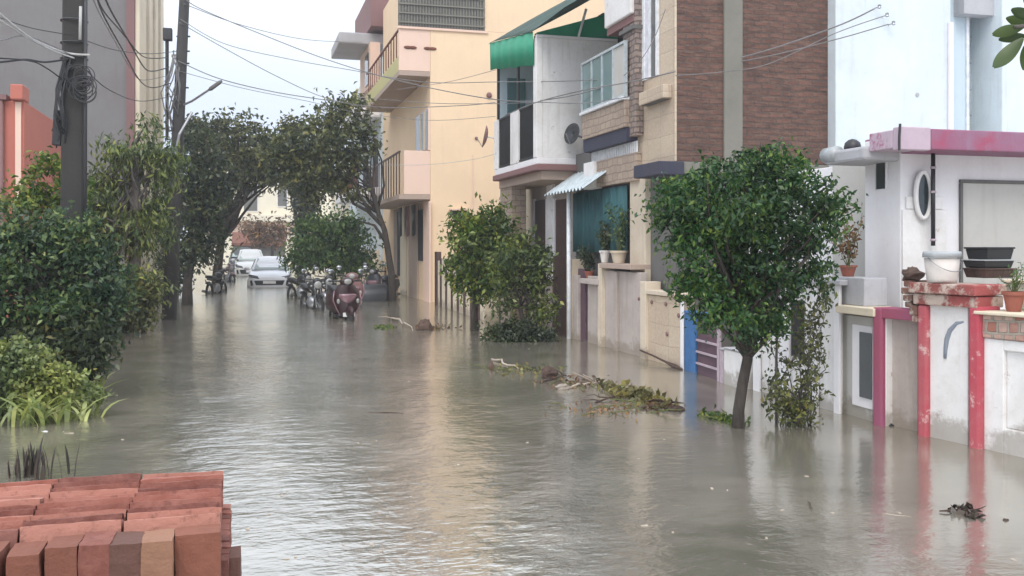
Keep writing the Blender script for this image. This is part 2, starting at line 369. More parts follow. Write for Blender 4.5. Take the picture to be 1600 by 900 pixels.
M['leaf_wet'] = leafmat('leaf_wet', (.02, .014, .012), (.035, .025, .02), (.06, .04, .03), tr=.05)
M['leaf_rust'] = leafmat('leaf_rust', (.09, .05, .025), (.16, .08, .04), (.22, .14, .07))
M['leaf_sprig'] = leafmat('leaf_sprig', (.02, .04, .012), (.035, .065, .02), (.07, .10, .03))

# bricks of the pile: one clay, varied by each object's own random number
def clay():
    m, n, b, L_ = newmat('clay_brick'); oi = n.nodes.new('ShaderNodeObjectInfo'); co = objco(n)
    r = n.nodes.new('ShaderNodeValToRGB'); e = r.color_ramp.elements; e[0].color = (.13, .042, .03, 1); e[1].color = (.40, .18, .13, 1); k = e.new(.5); k.color = (.27, .088, .06, 1)
    L_(oi.outputs['Random'], r.inputs[0])
    a = noise(n, L_, co, 9, 6, .7); c = mixc(n, L_, ramp(n, L_, a, .42, .72, (0, 0, 0, 1), (.45,)*3+(1,)), r.outputs[0], (.44, .21, .165))
    q = noise(n, L_, co, 26, 5, .7); c = mixc(n, L_, ramp(n, L_, q, .55, .75, (0, 0, 0, 1), (.85,)*3+(1,)), c, (.10, .035, .028))
    L_(c, b.inputs['Base Color']); b.inputs['Roughness'].default_value = .8
    f = noise(n, L_, co, 60, 6, .75); bump(n, L_, f, b, .7, .006); return m
M['clay'] = clay()
M['clay_dark'] = plaster('clay_dark', (.125, .058, .042), (.075, .04, .03), .7, streak=False, bs=.6)
M['clay_front_shaded'] = plaster('clay_front_shaded', (.215, .078, .048), (.12, .045, .03), .9, streak=False, bs=.6)  # browner clay, darkened to put the shade of the stack front into colour
M['clay_tan'] = plaster('clay_tan', (.27, .14, .085), (.19, .085, .055), .7, streak=False, bs=.6)

# flood water: muddy body, strong grazing reflection, short wind ripples
def water():
    m, n, b, L_ = newmat('flood_water'); co = objco(n)
    big = noise(n, L_, co, .35, 3)
    sw = n.nodes.new('ShaderNodeTexNoise'); sw.inputs['Scale'].default_value = .55; sw.inputs['Detail'].default_value = 5; sw.inputs['Distortion'].default_value = 2.2; L_(co, sw.inputs['Vector'])
    c = mixc(n, L_, ramp(n, L_, sw.outputs['Fac'], .45, .62, (0, 0, 0, 1), (.6,)*3+(1,)), ramp(n, L_, big, .35, .7, (.14, .125, .10, 1), (.19, .175, .145, 1)), (.27, .24, .20))
    L_(c, b.inputs['Base Color']); b.inputs['Roughness'].default_value = .5; b.inputs['Specular IOR Level'].default_value = 0
    gl = n.nodes.new('ShaderNodeBsdfGlossy'); gl.inputs['Roughness'].default_value = .15; gl.inputs['Color'].default_value = (.93, .92, .87, 1)
    fr = n.nodes.new('ShaderNodeFresnel'); fr.inputs['IOR'].default_value = 3.0
    ms = n.nodes.new('ShaderNodeMixShader'); fb = n.nodes.new('ShaderNodeMath'); fb.operation = 'POWER'; L_(fr.outputs[0], fb.inputs[0]); fb.inputs[1].default_value = .62; L_(fb.outputs[0], ms.inputs[0]); L_(b.outputs[0], ms.inputs[1]); L_(gl.outputs[0], ms.inputs[2])
    L_(ms.outputs[0], n.nodes['Material Output'].inputs[0])
    r1 = noise(n, L_, co, 6.5, 3, .55, (1.0, 1.5, 1)); r2 = noise(n, L_, co, 2.2, 2, .5, (1, 1.3, 1)); r3 = noise(n, L_, co, 20, 2, .5, (1, 1.3, 1))
    # wind ruffles the open street; the lee of the houses on the right stays smoother
    sx = n.nodes.new('ShaderNodeSeparateXYZ'); L_(co, sx.inputs[0]); mrg = n.nodes.new('ShaderNodeMapRange'); L_(sx.outputs[0], mrg.inputs['Value'])
    for k_, v_ in (('From Min', 1.8), ('From Max', 4.6), ('To Min', .95), ('To Max', .22)): mrg.inputs[k_].default_value = v_
    cal0 = ramp(n, L_, noise(n, L_, co, .35, 3, .6, (1, .6, 1)), .36, .60, (.30,)*3+(1,), (1, 1, 1, 1))
    cm = n.nodes.new('ShaderNodeMath'); cm.operation = 'MULTIPLY'; L_(cal0, cm.inputs[0]); L_(mrg.outputs[0], cm.inputs[1]); cal = cm.outputs[0]
    a1 = n.nodes.new('ShaderNodeMath'); a1.operation = 'MULTIPLY_ADD'; L_(r2, a1.inputs[0]); a1.inputs[1].default_value = 1.3; L_(r1, a1.inputs[2])
    a2 = n.nodes.new('ShaderNodeMath'); a2.operation = 'MULTIPLY_ADD'; L_(r3, a2.inputs[0]); a2.inputs[1].default_value = .12; L_(a1.outputs[0], a2.inputs[2])
    a3 = n.nodes.new('ShaderNodeMath'); a3.operation = 'MULTIPLY'; L_(a2.outputs[0], a3.inputs[0]); L_(cal, a3.inputs[1])
    bp = n.nodes.new('ShaderNodeBump'); bp.inputs['Strength'].default_value = 1; bp.inputs['Distance'].default_value = .0135; L_(a3.outputs[0], bp.inputs['Height'])
    for q in (b, gl, fr): L_(bp.outputs[0], q.inputs['Normal'])
    return m
M['water'] = water()
M['asphalt'] = plaster('asphalt', (.05, .048, .045), (.03, .028, .025), .5)

# ------------------------------------------------------------------ setting
tag(MB().box(-400, 400, -60, 900, -.8, -.42).build('ground', M['asphalt']), kind='structure')
tag(MB().add([(-400, -60, 0), (400, -60, 0), (400, 900, 0), (-400, 900, 0)], [(0, 1, 2, 3)]).build('water', M['water'], fix=False), kind='structure')
rnd = random.Random(3)
def bank(name, x_edge, x_far, y0, y1, ztop, mat, n=60, m=10):
    mb = MB(); vs = []
    for i in range(n+1):
        y = y0+(y1-y0)*i/n; e = x_edge(y)+rnd.uniform(-.12, .12)
        for k in range(m+1):
            t = k/m; x = e+(x_far-e)*t
            z = -.3+(ztop+.3)*min(1, t*m/2.0) + (rnd.uniform(-.04, .04) if 0 < k else 0)
            vs.append((x, y, z))
    fs = [(i*(m+1)+k, i*(m+1)+k+1, (i+1)*(m+1)+k+1, (i+1)*(m+1)+k) for i in range(n) for k in range(m)]
    mb.add(vs, fs); return tag(mb.build(name, mat, smooth=True), kind='structure')
bank('verge', lambda y: -2.75-.05*math.sin(y), -14, 9.0, 60, .10, M['soil'])
mb = MB(); mb.hexa([(-3.0,1.2,-.4),(.35,1.2,-.4),(.35,3.35,-.4),(-3.0,3.35,-.4),(-2.6,1.6,.612),(-.04,1.6,.612),(-.04,3.06,.612),(-2.6,3.06,.612)])
tag(mb.build('earth_mound', M['soil']), kind='structure')

# ------------------------------------------------------------------ foliage tools
def leaf_mesh(name, P, size, mat, parent, aspect=.45, droop=.15, seed=0, out=None, fold=.12, up=.6, tip=1.0):
    g = np.random.default_rng(seed); P = np.asarray(P, float); N = len(P)
    d = g.normal(size=(N, 3)); d[:, 2] -= droop*3
    if out is not None: d += out*1.2
    d /= np.linalg.norm(d, axis=1)[:, None]+1e-9
    nrm = g.normal(size=(N, 3))*.8; nrm[:, 2] += up
    sd_ = np.cross(d, nrm); sd_ /= np.linalg.norm(sd_, axis=1)[:, None]+1e-9
    nn = np.cross(sd_, d); s = size*g.uniform(.6, 1.35, N)[:, None]
    off = WL.get(parent.name, Vector((0, 0, 0))) if parent is not None else Vector((0, 0, 0))
    P = P-np.array(off)[None]
    a = P-d*s*.5; b = P+sd_*s*aspect*.5+nn*s*fold; c = P+d*s*.5-nn*s*fold*tip; e = P-sd_*s*aspect*.5+nn*s*fold
    V = np.stack([a, b, c, e], 1).reshape(-1, 3)
    me = bpy.data.meshes.new(name); me.vertices.add(4*N); me.vertices.foreach_set('co', V.ravel())
    me.loops.add(4*N); me.loops.foreach_set('vertex_index', np.arange(4*N, dtype=np.int32))
    me.polygons.add(N); me.polygons.foreach_set('loop_start', np.arange(0, 4*N, 4, dtype=np.int32)); me.polygons.foreach_set('loop_total', np.full(N, 4, dtype=np.int32))
    me.update(); me.validate(); me.materials.append(mat)
    o = bpy.data.objects.new(name, me); COL.objects.link(o); o.parent = parent; WL[o.name] = off; return o
def crown_pts(lobes, nclump, per, cr_, seed, shell=.35):
    g = np.random.default_rng(seed); vol = np.array([l[3]*l[4]*l[5] for l in lobes])**.8; pr = vol/vol.sum()
    C_, P_, O_ = [], [], []
    for i in range(nclump):
        l = lobes[g.choice(len(lobes), p=pr)]; v = g.normal(size=3); v /= np.linalg.norm(v)
        r = g.uniform(shell**1.5, 1.06)**.6
        c = np.array(l[:3])+v*r*np.array(l[3:6]); C_.append(c)
        k = max(3, int(per*g.uniform(.45, 1.5))); rad = cr_*g.uniform(.6, 1.35)
        q = g.normal(size=(k, 3))*rad*np.array([1, 1, .75])*.55; P_.append(c+q); O_.append(np.repeat(v[None], k, 0))
    return np.array(C_), np.concatenate(P_), np.concatenate(O_)
def px_lobes(ls, d, squash=.9):
    """lobes as (picture x, picture y, half width, half height[, metres nearer]) at a depth: a crown with its own place and thickness"""
    out = []
    for l in ls:
        dn = l[4] if len(l) > 4 else 0; c = pt(l[0], l[1], d-dn); k = (d-dn)/FPX
        out.append((c.x, c.y, c.z, l[2]*k, l[2]*k*squash, l[3]*k))
    return out
def limb_path(a, b, seed, n=5, w=.12, sag=0.0):
    g = random.Random(seed); a = Vector(a); b = Vector(b); L0 = (b-a).length; ps = []
    for i in range(n+1):
        t = i/n; p = a.lerp(b, t); k = math.sin(math.pi*t)*w*L0
        ps.append(p+Vector((g.uniform(-1, 1), g.uniform(-1, 1), g.uniform(-.2, 1)))*k*.5+Vector((0, 0, -sag*math.sin(math.pi*t))))
    ps[0] = a; ps[-1] = b; return ps
def tree(name, label, cat, base, trunk, r0, lobes, nclump, per, cr_, leaf, mat, bmat, seed, limbs=22, group=None, r1=None, extra=(), droop=.15, aspect=.45, crown='crown', trunkname='trunk', limb_r=.3, up=.6, shell=.35):
    """trunk: list of points; limbs run from its upper half to clumps of the crown"""
    base = Vector(base); t = thing(name, label, cat, base, group)
    mb = MB(); tr = [Vector(p) for p in trunk]; r1 = r1 or r0*.55; n = len(tr)
    rs = [r0*1.25]+[r0+(r1-r0)*i/(n-1) for i in range(1, n)]
    mb.tube(tr, rs, 9)
    C_, P_, O_ = crown_pts(lobes, nclump, per, cr_, seed, shell)
    g = random.Random(seed)
    idx = list(range(len(C_))); g.shuffle(idx)
    for i in idx[:limbs]:
        j = g.randint(n//2, n-1); a = tr[j]; b = Vector(C_[i])
        L0 = (b-a).length
        if L0 < .05: continue
        ra = min(r1*.75, L0*.05+r0*.12); mb.tube(limb_path(a, b, seed+i, 5, .16), [ra*(1-.8*k/5)+.001*r0 for k in range(6)], 5)
    for path, ra, rb in extra:
        k = len(path); mb.tube([Vector(p) for p in path], [ra+(rb-ra)*i/(k-1) for i in range(k)], 6)
    mb.build(trunkname, bmat, t, smooth=True)
    leaf_mesh(crown, P_, leaf, mat, t, aspect, droop, seed, O_*.5, up=up)
    return t

# ------------------------------------------------------------------ RIGHT SIDE, near: boundary wall with red posts
FEN = Line((5.64, 7.64), (5.87, 6.14))
def path_v(p): return [Vector(q) for q in p]
def make_fence_near():
    a = FEN.p(FEN.s_at(1440)); t = thing('boundary_wall', 'white flaking boundary wall with red posts and a broken red coping, nearest on the right', 'wall', (a[0], a[1], -.35))
    W = M['white_wall']
    wallp('panel', M['lilac_wall'], t, FEN, 1384, 1433, 492, None, -.10, -.22)
    wallp('panel_frame', W, t, FEN, 1377, 1384, 492, None, -.02, -.2)
    wallp('lintel', M['purple_paint'], t, FEN, 1364, 1432, 480, 496, .02, -.22)
    wallp('post', M['purple_paint'], t, FEN, 1363, 1377, 480, None, .03, -.2, bevel=.02)
    wallp('post', M['red_paint'], t, FEN, 1433, 1447, 476, None, .05, -.22, bevel=.02)
    wallp('panel', W, t, FEN, 1447, 1512, 475, None, 0, -.22)
    wallp('post', M['red_paint'], t, FEN, 1512, 1530, 478, None, .06, -.2, bevel=.025)
    # hook shaped scar of bare plaster
    mb = MB(); pts = [(1505, 503), (1494, 505), (1484, 516), (1479, 530), (1477, 545), (1476, 560)]
    path = []
    for px, py in pts:
        q = FEN.p(FEN.s_at(px, .006), .006); path.append((q[0], q[1], zat(py, *q)))
    mb.tube([p_+Vector((.0, .0, 0))-Vector((FEN.n.x, FEN.n.y, 0))*.012 for p_ in path_v(path)], [.010, .018, .024, .026, .022, .018], 8); mb.build('plaster_scar', M['scar_grey'], t, smooth=True)
    # coping courses, broken at the left end
    wallp('coping', M['coping'], t, FEN, 1418, 1524, 441, 457, .10, -.28, bevel=.012)
    wallp('coping', M['coping'], t, FEN, 1426, 1527, 458, 475, .06, -.25, bevel=.012)
    g = random.Random(5); mb = MB()
    for i, (a, b, yt, yb) in enumerate(((1411, 1421, 438, 448), (1407, 1419, 449, 459), (1410, 1425, 460, 470), (1413, 1424, 471, 480), (1420, 1432, 476, 492), (1424, 1432, 493, 503))):
        mb.wall(FEN, a, b, yt, yb, .03+.012*(i % 3), -.24)
    mb.build('broken_brick_end', M['bare_brick'], t, bevel=.012)
    # wall running on to the right, with its ledge, brick-showing band and sunk panel
    e = FEN.s_at(1530); far = e+3.2 if FEN.t.y < 0 else e-3.2
    def z_(py, px=1560): q = FEN.p(FEN.s_at(px)); return zat(py, *q)
    def run(nm, mat, k0, k1, z0, z1, o1, o0): return MB().wall(FEN, 0, 0, 0, 0, o1, o0, z=(z0, z1), ks=(k0, k1)).build(nm, mat, t, bevel=.008)
    pk0, pk1 = FEN.s_at(1568), FEN.s_at(1568)+(far-e)/abs(far-e)*1.1
    zt, zb = z_(547), z_(668)
    run('wall_run', W, e, pk0, -.35, z_(530), 0, -.2)
    run('wall_run', W, pk0, pk1, -.35, zb, 0, -.2); run('wall_run', W, pk0, pk1, zt, z_(530), 0, -.2); run('sunk_panel', W, pk0, pk1, zb, zt, -.035, -.19)
    run('wall_run', W, pk1, far, -.35, z_(530), 0, -.2)
    run('brick_band', M['worn_brick'], e, far, z_(530)+.003, z_(493), .02, -.2)
    run('ledge', M['cream'], e, far, z_(493)+.003, z_(487), .07, -.45)
    run('back_wall', M['moss_plaster'], e, far, z_(487)+.003, z_(444), -.30, -.45)
    run('top_band', M['cream'], e, far, z_(444)+.003, z_(438), -.27, -.48)
    return t
make_fence_near()
def on_fence(px, py, off=0.0):
    q = FEN.p(FEN.s_at(px, off), off); return Vector((q[0], q[1], zat(py, *q)))
# things standing on the coping
def bucket():
    c = on_fence(1472, 437, -.02); k = dep(c.x, c.y)/FPX; h = 48*k; r = 27*k
    c.z = zat(440.8, c.x, c.y)
    t = thing('paint_bucket', 'big dirty white plastic bucket with a grey rim on the red coping', 'bucket', c)
    mb = MB().lathe(c, [(r*.80, 0), (r*.84, h*.1), (r*.97, h*.78), (r*.9, h*.78), (r*.78, h*.15), (.005, h*.13)], 28); mb.build('tub', M['plastic_white'], t, smooth=True)
    MB().lathe(c, [(r*.98, h*.80), (r*1.06, h*.81), (r*1.06, h*.93), (r*1.0, h*1.0), (r*.92, h*1.0), (r*.92, h*.82)], 28).build('rim', M['plastic_grey'], t, smooth=True)
    MB().tube([c+Vector((r*1.02*math.cos(a), r*1.02*math.sin(a)-.01, h*(.80-.45*math.sin(a_)))) for a, a_ in [(math.pi+math.pi*i/12, math.pi*i/12) for i in range(13)]], .004, 6).build('handle', M['steel'], t, smooth=True)
bucket()
def crates():
    c = on_fence(1546, 437, -.36); k = dep(c.x, c.y)/FPX; c.z = zat(438, *FEN.p(FEN.s_at(1560)))+.006
    z = c.z; wv = 58*k
    for i, (h, w_, mt, lb) in enumerate([(15*k, wv*1.0, 'wood_dark', 'dark brown seed tray under two black trays on the wall top'), (13*k, wv*.95, 'plastic_black', 'black plastic tray in the middle of the tray stack on the wall'), (19*k, wv*.86, 'plastic_black', 'topmost black tray with a wide lip, on the stack beside the white bucket')]):
        m_ = MB(); a, b = w_/2, .13
        m_.hexa([(c.x-a*.9, c.y-b*.85, z), (c.x+a*.9, c.y-b*.85, z), (c.x+a*.9, c.y+b*.85, z), (c.x-a*.9, c.y+b*.85, z), (c.x-a, c.y-b, z+h*.85), (c.x+a, c.y-b, z+h*.85), (c.x+a, c.y+b, z+h*.85), (c.x-a, c.y+b, z+h*.85)])
        t = thing('plastic_tray', lb, 'tray', (c.x, c.y, z), 'trays stacked on the wall top')
        m_.build('tray_body', M[mt], t, bevel=.006)
        MB().box(c.x-a*1.08, c.x+a*1.04, c.y-b*1.06, c.y+b*1.06, z+h*.852, z+h).build('lip', M['plastic_grey' if i == 1 else mt], t, bevel=.004)
        z += h+.002; c.x += .012*(1 if i else -1)
crates()
def lump():
    c = on_fence(1426, 440, -.05); c.z = zat(440.8, c.x, c.y)+.03
    MBo = MB().ball(c+Vector((0, 0, .035)), (.10, .08, .065), 10, 7, 4, .25)
    tag(MBo.build('stone', M['litter_brown'], smooth=False, bevel=.006), 'dark brown broken stone on the broken end of the red coping', 'stone')
lump()
def potted(px, py, off, h, r, lab, plantlab, leafm, ph, sq=False, line=FEN, seed=1, n=120, ls=.035, base=None, mat='terracotta'):
    if base is None:
        q = line.p(line.s_at(px, off), off); base = Vector((q[0], q[1], zat(py, *q)))
    t = thing('flower_pot', lab, 'flower pot', base)
    MB().lathe(base, [(r*.62, 0), (r*.92, h*.82), (r*1.05, h*.82), (r*1.07, h), (r*.9, h), (r*.86, h*.85), (.003, h*.85)], 20).build('pot_body', M[mat], t, smooth=False)
    if ph:
        p = thing('potted_plant', plantlab, 'plant', base+Vector((0, 0, h*.85)))
        g = random.Random(seed); mb = MB(); P = []
        for i in range(9):
            e = base+Vector((g.uniform(-1, 1)*r*1.4, g.uniform(-1, 1)*r*1.4, h*.85+ph*g.uniform(.5, 1)))
            pp = limb_path(base+Vector((0, 0, h*.8)), e, seed+i, 4, .2); mb.tube(pp, [.005, .004, .003, .003, .002], 5)
            for k in range(n//9): 
                q = pp[1].lerp(pp[-1], g.random()); P.append(tuple(q+Vector((g.gauss(0, 1), g.gauss(0, 1), g.gauss(0, 1)))*ls*.6))
        mb.build('stems', M['bark_green'], p); leaf_mesh('leaves', P, ls, M[leafm], p, .5, .0, seed)
zl = zat(487, *FEN.p(FEN.s_at(1560)))+.002
q_ = FEN.p(FEN.s_at(1584, -.12), -.12)
potted(0, 0, 0, .16, .085, 'terracotta flower pot with wide rim on the ledge at the right edge', 'thin pale green plant in the terracotta pot at the right edge', 'leaf_far', .26, base=Vector((q_[0], q_[1], zl)), seed=8, n=130, ls=.028)

# ------------------------------------------------------------------ grey gate lodge and white wall beside the big tree
def annex():
    ln = Line((5.68, 8.5), (5.64, 7.66))
    q = ln.p(ln.s_at(1335)); t = thing('gate_lodge', 'low grey lodge wall with a white framed dark window left of the purple post', 'wall', (q[0], q[1], -.35))
    wallp('lodge_wall', M['plain_grey'], t, ln, 1311, 1363, 490, None, -.06, -.3)
    wallp('lodge_lintel', M['cream'], t, ln, 1305, 1364, 476, 488, .05, -.32)
    wallp('window_frame', M['house_white'], t, ln, 1331, 1362, 506, 632, -.045, -.09)
    wallp('window_pane', M['grey_glass'], t, ln, 1342, 1361, 518, 620, -.03, -.044)
    wallp('parapet', M['grey_slab'], t, ln, 1304, 1350, 432, 474, -.05, -.30)
    b = ln.p(ln.s_at(1325, -.15), -.15); zz = zat(432, *ln.p(ln.s_at(1304, -.05), -.05))+.004
    potted(0, 0, 0, .11, .085, 'dark red flower pot on the grey parapet under the slab roof', 'rusty brown leggy plant in the dark red pot under the slab roof', 'leaf_rust', .6, base=Vector((b[0], b[1], zz)), seed=4, n=260, ls=.05)
    # white wall left of it
    l2 = Line((5.66, 11.5), (5.68, 8.5))
    q = l2.p(l2.s_at(1240)); t = thing('garden_wall', 'plain white garden wall with pilasters behind the hanging shrub', 'wall', (q[0], q[1], -.35))
    wallp('wall_panel', M['white_wall'], t, l2, 1178, 1310, 447, None, 0, -.15, ref=1310)
    for a, b_ in ((1176, 1186), (1218, 1232), (1268, 1276), (1302, 1311)):
        wallp('pilaster', M['house_white'], t, l2, a, b_, 440, None, .035, .003, ref=1310)
    wallp('wall_cap', M['grey_slab'], t, l2, 1174, 1312, 438, 446, .06, -.18, ref=1310)
    wallp('grille', M['black_metal'], t, l2, 1236, 1256, 470, 560, .012, .002, ref=1256)
    l3 = Line((5.75, 12.2), (5.66, 11.0))
    q = l3.p(l3.s_at(1102)); t = thing('metal_gate', 'dark purple metal gate with pale horizontal bars beside the blue post', 'gate', (q[0], q[1], -.35))
    wallp('gate_panel', M['gate_purple'], t, l3, 1087, 1122, 498, None, 0, -.03)
    for y in (531, 549, 567): wallp('gate_bar', M['rail_pale'], t, l3, 1087, 1122, y-1.6, y+1.6, .03, .003, bevel=.002)
    wallp('gate_bar', M['rail_pale'], t, l3, 1120, 1123.5, 498, None, .034, .003, bevel=.002)
    q = l3.p(l3.s_at(1077)); t = thing('gate_post', 'bright blue square gate post at the end of the tan tiled wall', 'post', (q[0], q[1], -.35))
    wallp('post_shaft', M['blue_paint'], t, l3, 1069, 1086, 489, None, .03, -.12)
    wallp('post_cap', M['blue_paint'], t, l3, 1068, 1087, 485, 488.6, .045, -.135)
    for px0, px1, lb, mm, yt in ((1124, 1130, 'thin pinkish post right of the purple gate', 'rail_pale', 546), (1131, 1158, 'short white gate pier between the pinkish post and the big tree trunk', 'white_wall', 545)):
        q = l3.p(l3.s_at(px0)); t = thing('gate_pier', lb, 'pier', (q[0], q[1], -.35))
        wallp('shaft', M[mm], t, l3, px0, px1, yt, None, .05, -.1); wallp('pier_cap', M['grey_slab'], t, l3, px0-.6, px1+.6, yt-3, yt-.4, .065, -.115)
annex()

# ------------------------------------------------------------------ single storey house with the pink fascia
def house_pink():
    Yw, Xf = 8.03, 6.2
    t = thing('bungalow', 'white single storey house with a purple pink roof edge and an oval window', 'house', (Xf, Yw, -.35))
    ly = LY(Yw); lx = LX(Xf); zt = 2.62; z1 = zat(199, 5.87, 7.6)-.02
    MB().box(Xf, 14, Yw, YX(1351, Xf), -.35, z1-.0).box(6.9, 14, YX(1351, Xf), 12.2, -.35, zt).build('wall', M['house_white'], t, bevel=.01)
    MB().box(6.5, 8.0, YX(1351, Xf)+.003, 9.6, -.35, zt-.003).build('recess_wall', M['plain_grey'], t)
    z0, z1 = zat(232, 5.87, 7.6), zat(199, 5.87, 7.6)
    MB().box(6.205, 14.4, 7.6, 8.6, z0, z1).build('roof_slab', M['pink_fascia'], t, bevel=.012)
    MB().box(5.86, 6.2, 7.595, 7.7, z0-.01, z1+.01).build('roof_corner', M['pale_fascia'], t, bevel=.01)
    ya, yb = 7.701, YX(1360, 5.87)
    MB().box(5.855, 6.25, ya, yb, z0+.01, z1-.01).build('roof_return', M['pale_fascia'], t, bevel=.01)
    yc = YX(1297, 5.87)
    za, zb = zat(250, 5.87, yb), zat(228, 5.87, yb)
    MB().box(5.80, 6.9, yb+.003, yc, za, zb).build('porch_slab', M['grey_slab'], t, bevel=.03)
    MB().tube([(5.84, yc+.02, za+.10), (5.84, yc-.18, za+.10)], .085, 12).build('downpipe_elbow', M['plastic_grey'], t, smooth=True)
    # dark dome shaped vent pot on the porch slab
    c = Vector((5.93, YX(1332, 5.93), zb)); MB().lathe(c, [(.085, 0), (.085, .03), (.075, .07), (.04, .10), (.003, .11)], 16).build('roof_vent', M['black_metal'], t, smooth=True)
    # slot window on the street face
    wallp('slot_window', M['dark_glass'], t, lx, 1367, 1383, 248, 296, .006, -.05, bevel=0)
    MB().wall(lx, 1365.6, 1367, 247, 297, .02, .0).wall(lx, 1383, 1384.4, 247, 297, .02, 0, ref=1367).build('slot_frame', M['house_white'], t)
    # oval window, its moulding and the stepped panel
    def oval(px, py, rw, rh, o, th, n=32):
        q = ly.p(ly.s_at(px, o), o); zc = zat(py, *q); k = dep(*q)/FPX
        return Vector((q[0], q[1]+th, zc)), rw*k/CA, rh*k
    c, a, b = oval(1442, 305, 10.5, 33, .05, 0)
    MB().lathe(c, [(1, -.003), (1, .05)], 32, 'y', a, b).build('oval_window', M['dark_glass'], t)
    mb = MB(); ring = [[], []]
    path = [c+Vector((math.cos(u)*(a+.018), -.008, math.sin(u)*(b+.02))) for u in [2*math.pi*i/32 for i in range(33)]]
    mb.tube(path, .024, 6, cap=False); mb.build('oval_moulding', M['white_wall'], t, smooth=True)
    MB().wall(ly, 1411, 1479, 327, None, .028, 0).wall(ly, 1417, 1474, 307, 326.5, .028, 0).build('raised_panel', M['white_wall'], t, bevel=.006)
    # rain pipe
    q = ly.p(ly.s_at(1458, .10), .10)
    pa = Vector((q[0], q[1], zat(236, *q))); pb = Vector((q[0], q[1], zat(384, *q)))
    pm = MB().tube([pa, pb], .021, 10).build('rain_pipe', M['black_metal'], t, smooth=True)
    mb = MB()
    for y in (262, 300, 375): mb.tube([(q[0], q[1]-.001, zat(y, *q)-.012), (q[0], q[1]-.001, zat(y, *q)+.012)], .029, 10)
    mb.build('pipe_collar', M['rail_pale'], pm, smooth=True)
    # shuttered opening with a dark frame
    k0 = ly.s_at(1503, .01); k1 = k0+1.6
    z_a, z_b = zat(286, *ly.p(k0)), zat(452, *ly.p(k0))
    MB().wall(ly, 0, 0, 0, 0, .012, -.02, z=(z_b, z_a), ks=(k0, k1)).build('shutter', M['plain_grey'], t)
    MB().wall(ly, 0, 0, 0, 0, .03, .0, z=(z_a, z_a+.035), ks=(k0-.03, k1+.03)).wall(ly, 0, 0, 0, 0, .03, .0, z=(z_b, z_a-.002), ks=(k0-.03, k0)).wall(ly, 0, 0, 0, 0, .03, 0, z=(z_b, z_a-.002), ks=(k1, k1+.03)).build('shutter_frame', M['concrete_dark'], t, bevel=.003)
    # wires / conduit at the corner
    q = (Xf-.02, Yw-.02); MB().tube([(5.85, 7.58, z1+.03), (5.84, 7.58, z0+.1), (5.84, 7.58, z0-.02)], .012, 6).build('conduit', M['black_metal'], t)
house_pink()

# ------------------------------------------------------------------ tall pale blue house behind
def house_blue():
    Y = 12.3; X0 = XY(1306, Y); t = thing('tall_house', 'tall pale blue and white house wall rising behind the pink roof edge', 'house', (X0, Y, -.35))
    xa, xb, xc = XY(1486, Y), XY(1531, Y), XY(1555, Y)
    H = 8.6
    MB().box(X0, xa, Y, 20, -.35, H).build('wall', M['blue_white'], t, bevel=.02)
    MB().box(xa-.07, xa, Y-.06, Y-.002, 2.0, zat(36, xa, Y)).build('corner_trim', M['house_white'], t, bevel=.01)
    MB().box(xa, xb, Y+.25, 20, -.35, H).build('set_back_wall', M['blue_grey'], t)
    MB().box(xb, xc, Y+.5, 20, -.35, H).build('block_strip', M['block_grey'], t)
    MB().box(xc, xc+6, Y-.15, 20, -.35, H).build('side_wall', M['blue_white'], t, bevel=.02)
    MB().box(xb-.05, xb, Y+.22, Y+.248, 1.5, 7.5).build('trim_strip', M['white_metal'], t)
    MB().box(XY(1508, Y), xc, Y+.02, Y+.24, zat(22, xb, Y), zat(22, xb, Y)+.5).build('window_hood', M['grey_slab'], t)
    # bracket carrying the wires
    br = MB(); q = pt(1372, 14, dep(XY(1372, Y), Y)); 
    x = XY(1374, Y); z1, z2, z3 = zat(14, x, Y), zat(26, x, Y), zat(38, x, Y)
    for i, (z, px) in enumerate(((z1, 1366), (z2, 1378), (z3, 1388))):
        xx = XY(px, Y); br.tube([(xx, Y+.01, z), (xx, Y-.12, z)], .008, 6); br.lathe((xx, Y-.12, z-.03), [(.012, 0), (.028, .01), (.02, .03), (.028, .05), (.01, .065)], 10)
    br.build('wire_bracket', M['steel'], t)
    MB().lathe((XY(1433, Y), Y-.004, zat(148, XY(1433, Y), Y)), [(.03, -.01), (.03, .01)], 10, 'y').build('vent_cap', M['grey_slab'], t)
house_blue()

